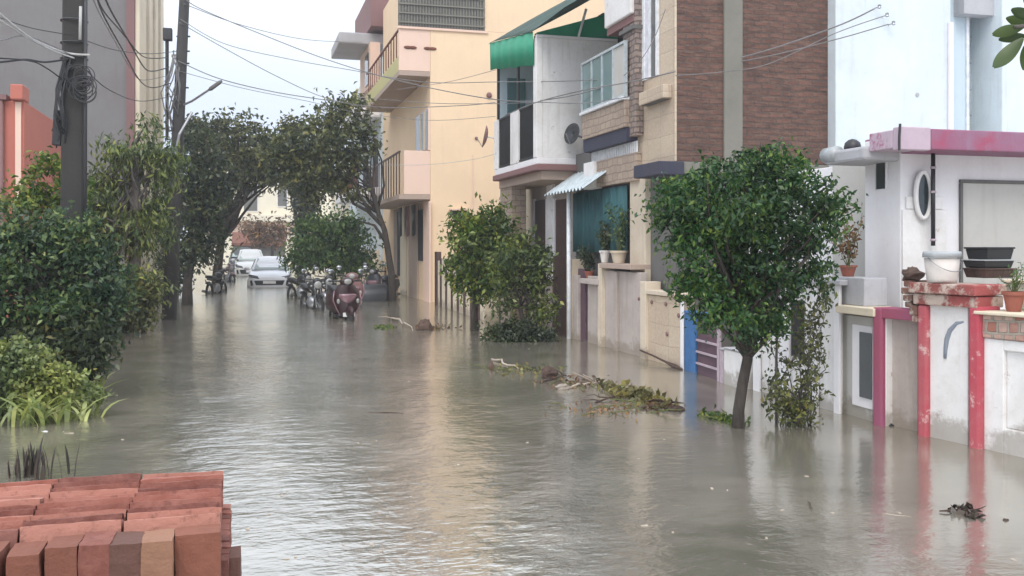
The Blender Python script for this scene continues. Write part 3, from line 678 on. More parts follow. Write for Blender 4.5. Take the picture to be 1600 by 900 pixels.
# ------------------------------------------------------------------ brick house with tan tiled front
def house_brick():
    Y0, Xs = 12.5, 5.9; t = thing('brick_house', 'bare red brick side wall house with a tan tiled front and glass balcony', 'house', (Xs, Y0, -.35))
    XE = 8.9; H = 8.8; zb = zat(252, Xs, Y0)
    MB().box(Xs+.03, XE, Y0, Y0+.25, zb, H).build('brick_side_wall', M['raw_brick'], t)
    x0, x1 = XY(1131, Y0-.02), XY(1160, Y0-.02)
    MB().box(x0, x1, Y0-.035, Y0+.1, zb, H).build('concrete_column', M['concrete'], t, bevel=.01)
    MB().box(Xs+.03, XE, Y0-.03, Y0+.25, zb-.17, zb-.003).build('concrete_beam', M['concrete'], t, bevel=.01)
    MB().box(Xs+.32, XE, Y0+.03, Y0+.25, -.35, zb-.173).build('lower_side_wall', M['concrete_dark'], t)
    MB().box(Xs+.05, XE, Y0+.251, 16.85, -.35, 3.35).build('lower_floor', M['concrete_dark'], t)
    # upper bay, tan tiles
    ya = YX(993, Xs)
    MB().box(Xs, XE, Y0+.253, ya, 3.353, H).build('upper_core', M['tan_tile'], t)
    MB().box(Xs-.004, Xs+.028, Y0-.01, ya, zb+.003, H).build('tiled_bay', M['tan_tile'], t, bevel=.006)
    lx = LX(Xs-.004)
    # tall window and its sill box
    f = MB(); z0 = zat(128, Xs, YX(1003, Xs)); 
    f.wall(lx, 1003, 1006, 0, 0, .03, .001, z=(z0, 6.5)).wall(lx, 1013, 1015.5, 0, 0, .03, .001, z=(z0, 6.5)).wall(lx, 1024, 1027, 0, 0, .03, .001, z=(z0, 6.5))
    f.build('window_frame', M['white_metal'], t)
    wallp('window_pane', M['grey_glass'], t, lx, 1015.5, 1024, 0, 0, .012, .001, z=(z0, 6.5), bevel=0)
    wallp('window_pane', M['white_cloth'], t, lx, 1006, 1013, 0, 0, .012, .001, z=(z0, 6.5), bevel=0)
    wallp('sill_box', M['tan_tile'], t, lx, 998, 1036, 131, 152, .14, .001, ref=1036)
    wallp('sill_underside', M['concrete_dark'], t, lx, 1002, 1034, 152.3, 155, .12, .001, ref=1034)
    # blue slab
    yb0, yb1 = Y0-.06, YX(990, Xs-.28)
    zs1 = zb-.005; MB().box(Xs-.28, Xs+.12, yb0, yb1, zs1-.19, zs1).build('blue_ledge', M['blue_slab'], t, bevel=.01)
    # stone clad column
    Xc = 5.76; MB().box(Xc, Xs-.005, YX(993, Xc), YX(973, Xc), zat(215, Xc, YX(980, Xc)), 6.2).build('stone_column', M['stone_clad'], t, bevel=.01)
    zc = zat(52, Xc, YX(980, Xc)); MB().box(Xc-.05, Xs-.003, YX(993, Xc)-.03, YX(973, Xc)+.04, zc, zc+.06).build('column_cap', M['concrete_dark'], t)
    # balcony: slab, tiled front, glass with aluminium frame
    Xb = 5.68; y0, y1 = YX(976, Xb), YX(909, Xb); zA = zat(198, Xb, y0); zB = zA+.42; zC = zat(63, Xb, y0)
    b = MB().box(Xb, 7.0, y0, y1, zA, zB).build('balcony_front', M['tan_dark'], t, bevel=.01)
    MB().box(Xb+.03, 7.0, y0, y1, zA-.22, zA-.003).build('balcony_slab', M['blue_slab'], t)
    MB().box(Xb-.05, Xb+.1, y0, y1, zB+.002, zB+.05).build('balcony_sill', M['white_metal'], t, bevel=.01)
    gf = MB(); n = 4
    for i in range(n+1):
        y = y0+(y1-y0)*i/n; gf.box(Xb-.01, Xb+.04, y-.02, y+.02, zB+.05, zC-.15*0)
    for z in (zB+.05, zC-.04): gf.box(Xb-.014, Xb+.044, y0+.022, y1-.022, z, z+.04)
    gf.build('glazing_frame', M['alu'], b)
    for i in range(n):
        ya_, yb_ = y0+(y1-y0)*i/n+.021, y0+(y1-y0)*(i+1)/n-.021
        MB().box(Xb+.01, Xb+.02, ya_, yb_, zB+.09, zC-.045).build('pane', M['plain_grey'] if i == 0 else M['teal_glass'], b)
    MB().box(5.74, 5.9, YX(927, 5.74), YX(912, 5.74), 2.64, 3.1).build('white_pier', M['white_wall'], t)
    # lower grille and tiled parapet
    Xp = 5.80; y0, y1 = YX(994, Xp), YX(922, Xp); zt_ = zat(227, Xp, y0); zm = zat(232, Xp, y0)-.05; zn = zat(282, Xp, y0)
    MB().box(Xp, 6.0, y0, y1, zn, zm).build('lower_parapet', M['tan_dark'], t, bevel=.008)
    g = MB(); k = 26
    for i in range(k): 
        y = y0+(y1-y0)*(i+.5)/k; g.box(Xp+.02, Xp+.04, y-.014, y+.014, zm, zA-.225)
    g.build('grille', M['white_metal'], t)
    # terrace wall set back above and top parapet of the next storey
    MB().box(7.0, XE, ya+.003, 16.85, 3.353, 6.5).build('terrace_wall', M['plain_grey'], t)
    MB().box(6.6, 7.0, 15.2, 16.4, zA+.42, 5.6).build('terrace_door', M['dark_void'], t)
    Xu = 5.7; y0, y1 = YX(985, Xu), YX(944, Xu); zu = zat(45, Xu, y1)
    MB().hexa([(Xu, y0, zu-.0), (7, y0, zu), (7, y1, zu), (Xu, y1, zu), (Xu, y0, zu+1.1), (7, y0, zu+1.1), (7, y1, zu+1.1), (Xu, y1, zu+1.1)]).build('top_balcony', M['white_wall'], t, bevel=.02)
    MB().box(Xu+.05, 7, y0, y1, zu-.12, zu-.003).build('top_balcony_underside', M['maroon'], t)
    # pillar at street level
    Xq = 5.86; MB().box(Xq, Xq+.35, YX(1008, Xq), YX(984, Xq), -.35, 2.72).build('pillar', M['cream_pillar'], t, bevel=.01)
    # teal curtain hung in the porch
    MBc = MB(); ys = [YX(980, 5.86)+i*.02 for i in range(int((YX(893, 5.86)-YX(980, 5.86))/.02))]; z0_, z1_ = 1.55, 2.62
    vs = []
    for i, y in enumerate(ys):
        x = 5.86+.014*math.sin(i*.35)+.006*math.sin(i*1.1); vs += [(x, y, z0_), (x, y, z1_)]
    MBc.add(vs, [(2*i, 2*i+2, 2*i+3, 2*i+1) for i in range(len(ys)-1)])
    o = MBc.build('curtain', M['teal_cloth'], smooth=True, fix=False); tag(o, 'dark teal cloth hung across the porch below the glass balcony', 'curtain')
    o.modifiers.new('solid', 'SOLIDIFY').thickness = .004
house_brick()
def wall_tan():
    ln = LX(5.7); q = ln.p(ln.s_at(1030)); t = thing('tiled_wall', 'tan tiled compound wall with pale panels and cream posts below the glass balcony', 'wall', (q[0], q[1], -.35))
    wallp('tiled_panel', M['tan_tile'], t, ln, 1008, 1067, 466, None, 0, -.18, ref=1060)
    wallp('panel_cap', M['cream_pillar'], t, ln, 1006, 1067.5, 458, 465.4, .04, -.2, ref=1060)
    wallp('end_trim', M['house_white'], t, ln, 1062.5, 1067.3, 467, None, .02, .002, ref=1060)
    mb = MB(); g = random.Random(1)
    for px, py in ((998, 467), (1018, 472), (1040, 475), (1042, 522), (1060, 493)):
        q = ln.p(ln.s_at(px, .01), .01); mb.ball((q[0], q[1], zat(py, *q)), (.012, .035, .03), 8, 6, 3, .2)
    mb.build('dark_ornament', M['maroon'], t, smooth=True)
    wallp('post', M['cream_pillar'], t, ln, 1000, 1008, 440, None, .05, -.2, ref=1004)
    wallp('lilac_panel', M['lilac_wall'], t, ln, 940, 1000, 425, None, -.03, -.15, ref=985)
    wallp('lilac_panel', M['lilac_wall'], t, ln, 918, 935, 432, None, -.03, -.15, ref=930)
    wallp('post', M['cream_pillar'], t, ln, 934, 940, 412, None, .03, -.15, ref=937)
    wallp('post', M['lilac_wall'], t, ln, 958, 963, 425, None, .02, -.14, ref=960)
    wallp('ledge', M['peach_dark'], t, ln, 936, 985, 412, 420, .08, -.3, ref=960)
    wallp('dark_door', M['gate_purple'], t, ln, 903, 914, 420, None, -.05, -.1, ref=908)
    wallp('ledge', M['lilac_wall'], t, ln, 905, 934, 436, 444, .05, -.25, ref=920)
    mb = MB().tube([Vector((ln.p(ln.s_at(px, .06), .06)[0], ln.p(ln.s_at(px, .06), .06)[1], z)) for px, z in ((1000, .12), (1020, .09), (1040, .05), (1055, .02), (1066, .01))], [.012, .014, .016, .035, .012], 6)
    mb.build('plinth_edge', M['wood_dark'], t)
    for i, (px, r, mt, lb, pl) in enumerate(((967, .14, 'cream_pillar', 'square cream planter on the wide pale ledge below the glass balcony', 'tall bushy plant in the cream planter by the teal curtain'), (945, .09, 'plastic_white', 'small white pot on the wide pale ledge left of the cream planter', 'dark spreading plant in the small white pot'), (921, .09, 'terracotta', 'brown pot on the low pale ledge beside the dark door', 'low dark plant hanging over the low pale ledge'))):
        q = ln.p(ln.s_at(px, -.08), -.08); l2 = ln.p(ln.s_at(960 if i < 2 else 920)); z = zat(412 if i < 2 else 436, *ln.p(ln.s_at(960 if i < 2 else 920, .08 if i < 2 else .05), .08))+.004
        potted(0, 0, 0, .2 if i < 2 else .12, r, lb, pl, 'leaf_dark' if i else 'leaf_blue', .85 if i == 0 else .5, base=Vector((q[0], q[1], z)), seed=30+i, n=330, ls=.065, mat=mt)
wall_tan()

# ------------------------------------------------------------------ house with the green awning
def house_green():
    X, Yn, Yf = 5.2, 16.9, 19.95; t = thing('balcony_house', 'white house with a green tarpaulin awning over its black railed balcony', 'house', (X, Yn, -.35))
    zs = zat(246, X, Yn); zt = zat(58, X, Yn)
    MB().box(6.0, 12, Yn+.01, 22.5, -.35, zs).build('ground_floor', M['lilac_wall'], t)
    MB().box(6.6, 12, Yn+.25, 22.5, zs+.2, zt+.6).build('upper_floor', M['plain_grey'], t)
    MB().box(X, 8.2, Yn, Yn+.15, zs+.003, zt).build('upper_side_wall', M['white_wall'], t, bevel=.01)
    MB().box(X, 8.2, Yn-.02, Yn+.17, zt+.002, zt+.05).build('side_wall_cap', M['house_white'], t)
    sl = MB().box(X, 7, Yn-.05, Yf, zs-.12, zs).build('balcony_slab', M['house_white'], t, bevel=.01)
    MB().box(X-.04, 6.2, Yn-.1, Yf+.04, zs-.24, zs-.123).build('slab_band', M['maroon'], t, bevel=.02)
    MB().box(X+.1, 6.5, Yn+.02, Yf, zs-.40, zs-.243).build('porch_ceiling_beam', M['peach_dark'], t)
    # railing bays between white posts
    l = LX(X)
    for a, b in ((772, 777), (797, 809), (833, 838)):
        wallp('balcony_post', M['white_wall'], t, l, a, b, 0, 0, .005, -.12, z=(zs+.003, zs+1.05 if a != 833 else zt))
    for a, b in ((778, 797), (809, 833)):
        r = MB(); y0, y1 = YX(b, X), YX(a, X); n = 22
        for i in range(n+1): r.box(X-.0+.03, X+.05, y0+(y1-y0)*i/n-.008, y0+(y1-y0)*i/n+.008, zs+.06, zs+1.02)
        r.box(X+.02, X+.06, y0, y1, zs+1.02, zs+1.06).box(X+.02, X+.06, y0, y1, zs+.03, zs+.06)
        r.build('railing', M['black_metal'], t)
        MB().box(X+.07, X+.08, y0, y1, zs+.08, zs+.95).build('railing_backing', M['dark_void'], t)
    # steel posts of the awning
    for px in (777, 808, 836): 
        y = YX(px, X); MB().box(X+.0, X+.05, y-.025, y+.025, zs+1.06, zs+2.3).build('awning_post', M['black_metal'], t)
    MB().box(X+.1, 6.6, Yf+.1, Yf+.2, zs+.003, zs+2.6).build('partition', M['blue_grey'], t)
    MB().box(X+.3, 5.9, Yf+.04, Yf+.098, zs+.9, zs+2.0).build('partition_window', M['teal_glass'], t)
    MB().box(6.3, 6.6, Yn+.16, Yf+.1, zs+.003, zs+2.6).build('inner_wall', M['plain_grey'], t)
    # awning: green front sheet hanging, dark roof sheet sloping up to the wall
    ya, yb = YX(836, X), YX(771, X); za, zb_ = zat(102, X, ya), zat(58, X, ya)
    vs = []; n = 40
    for i in range(n+1):
        y = ya-.0+(yb+.1-ya)*i/n; x = X-.03+.008*math.sin(i*.9); u = i/n; vs += [(x, y, za+(zat(108, X, yb)-za)*u-.01*math.sin(i*.5)), (x-.01, y, zb_+.1+(zat(66, X, yb)-zb_-.1)*u)]
    w1 = MB().add(vs, [(2*i, 2*i+2, 2*i+3, 2*i+1) for i in range(n)])
    aw = thing('awning', 'green tarpaulin awning with a dark top over the black railed balcony', 'awning', (X, ya, zb_))
    o = w1.build('front_sheet', M['green_tarp'], aw, smooth=True, fix=False); o.modifiers.new('solid', 'SOLIDIFY').thickness = .006
    zr = zb_+1.0; vs = []
    for i in range(n+1):
        y = ya-1.9+(yb+.2-ya+1.9)*i/n
        for k in range(9):
            u = k/8; uy = max(0, min(1, (y-ya)/(yb-ya))); vs.append((X-.06+u*1.9, y, zb_+.1+(zat(66, X, yb)-zb_-.1)*uy+u*1.15+.03*math.sin(i*.8)*math.sin(math.pi*u)))
    w2 = MB().add(vs, [(9*i+k, 9*i+k+1, 9*i+k+10, 9*i+k+9) for i in range(n) for k in range(8)])
    o = w2.build('roof_sheet', M['dark_tarp'], aw, smooth=True, fix=False); o.modifiers.new('solid', 'SOLIDIFY').thickness = .006
    vs = [(X+.02, Yn+.06, zt+.055), (X+2.6, Yn+.06, zt+.055), (X+2.6, Yn+.06, zt+.9), (X+.02, Yn+.06, zt+.10)]
    o = MB().add(vs, [(0, 1, 2, 3)]).build('side_sheet', M['green_tarp'], aw, fix=False); o.modifiers.new('solid', 'SOLIDIFY').thickness = .006
    pz = pt(904, 57, dep(6.0, 16.85)); pq = pt(916, 14, dep(6.0, 16.85)); MB().tube([pz, pq], .025, 8).build('pole', M['white_metal'], aw)
    # ground floor openings: doors, pillars
    lg = LX(6.0)
    for a, b, yt, yb2, mt, nm in ((834, 852, 314, None, 'door_brown', 'door'), (866, 885, 313, None, 'door_brown', 'door')):
        wallp(nm, M[mt], t, lg, a, b, yt, yb2, .02, .002)
        wallp('door_frame', M['house_white'], t, lg, a-2.4, a, yt-3, yb2, .05, .002); wallp('door_frame', M['house_white'], t, lg, b, b+2, yt-3, yb2, .05, .002)
    wallp('wall_strip', M['white_wall'], t, lg, 853.5, 863, 290, None, .06, .002)
    wallp('wall_strip', M['cream'], t, lg, 807, 831, 290, 420, .03, .002, ref=831)
    wallp('tiled_pillar', M['tan_dark'], t, LX(5.35), 782, 799, 0, 0, .02, -.3, z=(-.35, zs-.245))
    q = Vector((5.62, YX(889, 5.62), 0)); MB().tube([(q.x, q.y, -.35), (q.x, q.y, 2.72)], .04, 14).build('column', M['white_metal'], t, smooth=True)
    # corrugated awning
    mb = MB(); y0, y1 = YX(912, 5.4), YX(852, 5.4); n = 72; vs = []
    for i in range(n+1):
        y = y0+(y1-y0)*i/n; b_ = .028*math.sin(i*2*math.pi/6); vs += [(5.38, y, 2.60+b_), (6.0, y, 3.02+b_)]
    mb.add(vs, [(2*i, 2*i+2, 2*i+3, 2*i+1) for i in range(n)]); o = mb.build('corrugated_hood', M['alu'], t, fix=False); o.modifiers.new('solid', 'SOLIDIFY').thickness = .006
    # wall along the street
    lw = LX(5.72); q = lw.p(lw.s_at(830)); fw = thing('front_wall', 'pale wall with brown gate in front of the green awning house', 'wall', (q[0], q[1], -.35))
    wallp('wall_panel', M['lilac_wall'], fw, lw, 776, 862, 440, None, 0, -.15, ref=862)
    wallp('gate_leaf', M['door_brown'], fw, lw, 864, 884, 400, None, .0, -.05, ref=884)
    wallp('pier', M['cream_pillar'], fw, lw, 885, 893, 405, None, .05, -.2, ref=893)
    wallp('pier', M['lilac_wall'], fw, lw, 894, 902, 430, None, .03, -.2, ref=902)
    for px in (790, 815, 840): wallp('pilaster', M['cream_pillar'], fw, lw, px, px+4, 436, None, .03, .003, ref=862)
house_green()
def dish(nm, lab, p, r, mat, face=(-.6, -.8, .25)):
    t = thing(nm, lab, 'satellite dish', p); f = Vector(face).normalized(); p = Vector(p)
    qn = f.to_track_quat('Z', 'Y').to_matrix(); mb = MB(); ring = []
    pr = [(.01, 0), (r*.4, .03*r), (r*.7, .12*r), (r, .28*r)]
    vs = []; n = 20
    for (a, h) in pr:
        for k in range(n): vs.append(p+qn@Vector((a*math.cos(2*math.pi*k/n), a*math.sin(2*math.pi*k/n), h)))
    mb.add(vs, [(i*n+k, i*n+(k+1) % n, (i+1)*n+(k+1) % n, (i+1)*n+k) for i in range(3) for k in range(n)]); o = mb.build('reflector', M[mat], t, smooth=True, fix=False); o.modifiers.new('solid', 'SOLIDIFY').thickness = .01
    MB().tube([p+qn@Vector((0, -r, .25*r)), p+qn@Vector((0, -r*.2, r*1.0))], .012, 6).build('feed_arm', M['steel'], t)
    MB().tube([p, p-f*.25, p-f*.25-Vector((0, 0, .3))], .02, 6).build('mount', M['steel'], t)
p = pt(897, 210, dep(5.55, 16.7)); dish('satellite_dish', 'dark satellite dish with pale rim below the white side wall', p, .2, 'bike_grey', (-.9, -.4, .2))
p = pt(762, 214, 27.2); dish('satellite_dish', 'brownish satellite dish seen edge-on on the peach side wall', p, .32, 'maroon', (-.95, .25, .2))

# ------------------------------------------------------------------ peach house
def house_peach():
    X, Y = 5.33, 28.0; t = thing('peach_house', 'tall peach painted house with projecting balconies along the street', 'house', (X, Y, -.35))
    d0 = dep(X, Y); z = lambda py: EYE+(HOR-py)/FPX*d0
    H = 11; Xo = 4.4; YB = 36
    z1, z1t, z2, z2t = z(304), z(236), z(112), z(44)
    MB().box(X, 16, Y, 38, -.35, z2t-.003).build('wall', M['peach'], t, bevel=.02)
    MB().box(X+.01, 16, Y+.01, 38, z2t+.003, H).build('top_floor_wall', M['peach'], t)
    # balconies
    for i, (a, b) in enumerate(((z1, z1t), (z2, z2t))):
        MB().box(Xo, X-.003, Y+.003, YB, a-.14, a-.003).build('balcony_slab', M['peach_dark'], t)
        if i == 0:
            MB().box(Xo+.15, X-.003, Y, Y+.12, a, b).build('balcony_parapet', M['peach_pink'], t, bevel=.01)
            r = MB()
            for k in range(14): r.box(Xo+.03, Xo+.06, Y+.2+k*.55, Y+.26+k*.55, a, b-.05)
            r.box(Xo+.02, Xo+.07, Y+.12, YB, b-.05, b); r.build('railing', M['door_brown'], t)
        else:
            MB().box(Xo, X-.003, Y, Y+.12, a, b).build('balcony_parapet', M['peach_pink'], t, bevel=.01)
            MB().box(Xo, Xo+.12, Y+.123, YB, a, a+.45).build('balcony_parapet', M['yellow_edge'], t, bevel=.01)
            r = MB()
            for k in range(14): r.box(Xo+.03, Xo+.06, Y+.2+k*.55, Y+.26+k*.55, a+.453, b-.05)
            r.box(Xo+.02, Xo+.07, Y+.13, YB, b-.05, b); r.build('railing', M['rust_brown'], t)
    mb = MB()
    for px in (637, 645, 668, 676): 
        x = XY(px, Y); mb.ball((x, Y-.01, z(76)), (.12, .03, .05), 10, 6)
    mb.build('plaster_motif', M['rust_brown'], t, smooth=True)
    # lattice band on the top floor
    xa, xb = XY(622, Y), XY(757, Y)
    MB().box(xa, xb, Y-.03, Y+.006, z2t+.01, z2t+1.7).build('lattice_backing', M['concrete_dark'], t)
    g = random.Random(2); mb = MB(); k = 30
    for i in range(k):
        x = xa+(xb-xa)*(i+.5)/k; mb.box(x-.02, x+.02, Y-.06, Y-.032, z2t+.02, z2t+1.65)
    for j in range(6): mb.box(xa, xb, Y-.09, Y-.062, z2t+.1+j*.27, z2t+.14+j*.27)
    mb.build('lattice', M['concrete'], t)
    MB().box(xa-.02, xb+.1, Y-.05, Y+.008, z2t-.06, z2t+.008).build('string_course', M['peach_pink'], t)
    # windows and doors of the street face
    lx = LX(X); c = MB()
    for (a, b, yt, yb) in ((650, 668, 170, 232),):
        f = MB().wall(lx, a-1.5, b+1.2, yt-3, yb+3, .06, .002, ref=668).build('window', M['peach_pink'], t)
        MB().wall(lx, a, b, yt, yb, .07, .061, ref=668).build('pane', M['dark_glass'], f)
        MB().wall(lx, a+6, a+8, yt, yb, .09, .071, ref=668).wall(lx, a+12, a+14, yt, yb, .09, .071, ref=668).build('mullion', M['cream'], f)
    # dark slot on the side wall, small service pipe
    MB().box(XY(703, Y), XY(729, Y), Y-.01, Y+.05, z(338), z(329)).build('slot_window', M['dark_void'], t)
    MB().box(XY(703, Y)-.03, XY(729, Y)+.05, Y-.12, Y-.012, z(328), z(326)).build('slot_hood', M['peach_pink'], t)
    for px in (764, 744): MB().ball((XY(px, Y), Y-.03, z(145 if px == 764 else 214)), (.09, .06, .09) if px == 764 else (.05, .04, .05), 10, 6).build('wall_box', M['maroon'], t, smooth=True)
    MB().box(XY(738, Y), XY(738, Y)+.03, Y-.025, Y-.002, z(420), z(240)).build('conduit', M['peach_pink'], t)
    # porch under the balcony
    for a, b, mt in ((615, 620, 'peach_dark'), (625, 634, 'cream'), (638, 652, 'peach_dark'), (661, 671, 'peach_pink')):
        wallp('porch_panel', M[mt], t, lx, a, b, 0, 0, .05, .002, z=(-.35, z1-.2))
    wallp('dark_opening', M['dark_void'], t, lx, 653, 660, 0, 0, .03, .002, z=(1.2, z1-.4))
    wallp('dark_opening', M['dark_void'], t, lx, 620.5, 624.5, 0, 0, .03, .002, z=(.6, z1-.3))
    # washing on the porch
    for i, (px, mt, lb) in enumerate(((628, 'bike_grey', 'dark garment hanging farthest in under the peach balcony'), (640, 'maroon', 'maroon garment hanging between two dark ones under the peach balcony'), (649, 'bike_black', 'black garment hanging nearest the corner under the peach balcony'))):
        y = YX(px, X-.25); mb = MB(); vs = []
        for k in range(9): vs += [(X-.25+.03*math.sin(k), y+k*.09, 2.0+.04*math.sin(k*1.3)), (X-.25, y+k*.09, 2.95)]
        mb.add(vs, [(2*k, 2*k+2, 2*k+3, 2*k+1) for k in range(8)]); o = mb.build('hanging_cloth', M[mt], smooth=True, fix=False); o.modifiers.new('solid', 'SOLIDIFY').thickness = .01
        tag(o, lb, 'clothes', 'washing under the balcony')
    # slatted cream fence in front
    lf = Line((5.30, 27.9), (5.2, 21.5)); q = lf.p(lf.s_at(700)); ft = thing('slat_fence', 'cream vertical slat fence against the peach side wall', 'fence', (q[0], q[1], -.35))
    k0, k1 = lf.s_at(681), lf.s_at(760); n = 8; mb = MB(); gp = MB()
    for i in range(n):
        a = k0+(k1-k0)*(i+.30)/n; b = k0+(k1-k0)*(i+.95)/n
        mb.wall(lf, 0, 0, 0, 0, .02, -.30, z=(-.35, 1.25+.1*math.sin(i*2.1)), ks=(a, b)); gp.wall(lf, 0, 0, 0, 0, .026, -.29, z=(-.35, 1.12+.2*(i % 2)), ks=(k0+(k1-k0)*(i-.04)/n, a-.01))
    mb.build('slats', M['cream'], ft, bevel=.006); gp.build('gap_shade_strips', M['door_brown'], ft)  # dark strips between the slats paint in the shade of the gaps
    MB().wall(lf, 0, 0, 0, 0, -.303, -.34, z=(-.35, 1.1), ks=(k0, k1)).build('backing', M['door_brown'], ft)
    wallp('post', M['door_brown'], ft, lf, 679, 682.5, 0, 0, .05, -.08, z=(-.35, 1.5))
    wallp('post', M['door_brown'], ft, lf, 736, 739.5, 0, 0, .05, -.08, z=(-.35, 1.5))
house_peach()

# ------------------------------------------------------------------ houses beyond the peach one
def far_right():
    t = thing('white_balcony_house', 'pale bluish white house with balconies and grey roof slab beyond the peach house', 'house', (4.6, 38.2, -.35))
    MB().box(5.3, 15, 38.2, 50, -.35, 9.2).build('wall', M['blue_white'], t)
    z = lambda py, d=38: EYE+(HOR-py)/FPX*d
    MB().box(4.2, 5.297, 38.2, 47, z(182), z(168)).build('balcony_slab', M['house_white'], t, bevel=.03)
    MB().box(4.3, 5.297, 38.3, 46.8, z(305), z(292)).build('balcony_slab', M['house_white'], t, bevel=.03)
    mb = MB()
    for k in range(26): mb.box(4.35, 4.39, 38.4+k*.3, 38.46+k*.3, z(292)+.003, z(258))
    mb.box(4.33, 4.41, 38.3, 46.5, z(258), z(256)); mb.build('railing', M['rust_brown'], t)
    mb = MB()
    for k in range(26): mb.box(4.35, 4.39, 38.4+k*.3, 38.46+k*.3, z(168)+.003, z(140))
    mb.box(4.33, 4.41, 38.3, 46.5, z(140), z(138)); mb.build('railing', M['yellow_edge'], t)
    for a in (39.2, 42.5): MB().box(5.24, 5.296, a, a+1.3, z(290), z(215)).build('door', M['dark_void'], t)
    for a in (39.2, 42.5): MB().box(5.24, 5.296, a, a+1.3, z(165), z(90)).build('door', M['maroon'], t)
    MB().box(3.7, 6.2, 39, 42.5, z(62), z(44)).build('roof_slab', M['grey_slab'], t, bevel=.05)
    MB().box(4.9, 5.29, 38.5, 42, z(130), z(62)-.003).build('stair_tower', M['peach_pink'], t)
    MB().box(4.86, 4.897, 39, 40, z(125), z(75)).build('tower_window', M['dark_glass'], t)
    MB().box(4.5, 6.4, 38.3, 44, z(-20), z(30)).build('top_block', M['concrete_dark'], t) if False else MB().box(4.9, 6.4, 38.3, 44, z(38), z(-20)).build('top_block', M['maroon'], t)
    t = thing('low_white_house', 'pale low house front half hidden by trees past the white balcony house', 'house', (5.6, 50.5, -.35))
    MB().box(5.6, 14, 50.5, 64, -.35, 6.2).build('wall', M['cream'], t)
    for k in range(3): 
        f = MB().box(5.54, 5.596, 52+k*3.4, 53.4+k*3.4, 3.6, 5.0).build('window', M['house_white'], t); MB().box(5.52, 5.536, 52.1+k*3.4, 53.3+k*3.4, 3.7, 4.9).build('pane', M['dark_glass'], f)
    MB().box(4.9, 14, 50.4, 64, 2.95, 3.1).build('canopy', M['grey_slab'], t)
    # boundary wall with gates running back on the right
    lw = LX(5.05); q = (5.05, 38)
    t = thing('far_boundary_wall', 'cream boundary wall with brown gates running away behind the motorbikes', 'wall', (5.05, 38, -.35))
    for k in range(8):
        y = 37+k*3.3
        MB().box(5.05, 5.25, y, y+1.9, -.35, 1.1).build('wall_panel', M['cream'], t, bevel=.01)
        MB().box(5.0, 5.32, y+1.903, y+2.2, -.35, 1.5).build('pier', M['cream_pillar'], t, bevel=.02)
        MB().box(5.12, 5.17, y+2.203, y+3.29, -.35, 1.25).build('gate', M['door_brown'], t)
far_right()
def end_building():
    Y = 84; t = thing('end_building', 'cream two storey building closing the far end of the street', 'building', (2, Y, -.35))
    d = dep(3, Y); z = lambda py: EYE+(HOR-py)/FPX*d
    xa, xb = XY(300, Y), XY(520, Y)
    MB().box(xa, xb, Y, Y+10, -.35, z(236)).build('wall', M['far_cream'], t)
    MB().box(xa-.3, xb+.3, Y-.5, Y+10, z(236)+.003, z(231)).build('roof_edge', M['house_white'], t)
    for (a, b, yt, yb) in ((381, 402, 288, 330), (434, 448, 288, 322), (345, 360, 288, 330), (470, 486, 288, 322)):
        f = MB().box(XY(a-1.5, Y), XY(b+1.5, Y), Y-.05, Y-.003, z(yb+1.5), z(yt-1.5)).build('window', M['house_white'], t)
        MB().box(XY(a, Y), XY(b, Y), Y-.07, Y-.053, z(yb), z(yt)).build('pane', M['concrete_dark'], f)
    MB().box(xa, xb, Y-.9, Y-.003, z(347), z(336)).build('balcony_slab', M['far_cream'], t, bevel=.05)
    MB().box(xa, xb, Y-.1, Y-.004, z(366), z(348)).build('ground_band', M['peach_pink'], t)
    Yg = 76; d2 = dep(3, Yg); z = lambda py: EYE+(HOR-py)/FPX*d2
    t = thing('brown_shed', 'low rusty brown shed roof in front of the far cream building', 'shed', (3, Yg, -.35))
    MB().hexa([(XY(362, Yg), Yg, z(384)), (XY(448, Yg), Yg, z(384)), (XY(448, Yg), Yg+3, z(366)), (XY(362, Yg), Yg+3, z(366)), (XY(362, Yg), Yg, z(380)), (XY(448, Yg), Yg, z(380)), (XY(448, Yg), Yg+3, z(362)), (XY(362, Yg), Yg+3, z(362))]).build('roof', M['rust_brown'], t)
    MB().box(XY(364, Yg), XY(446, Yg), Yg+.4, Yg+3, -.35, z(384)).build('front_wall', M['concrete_dark'], t)
end_building()

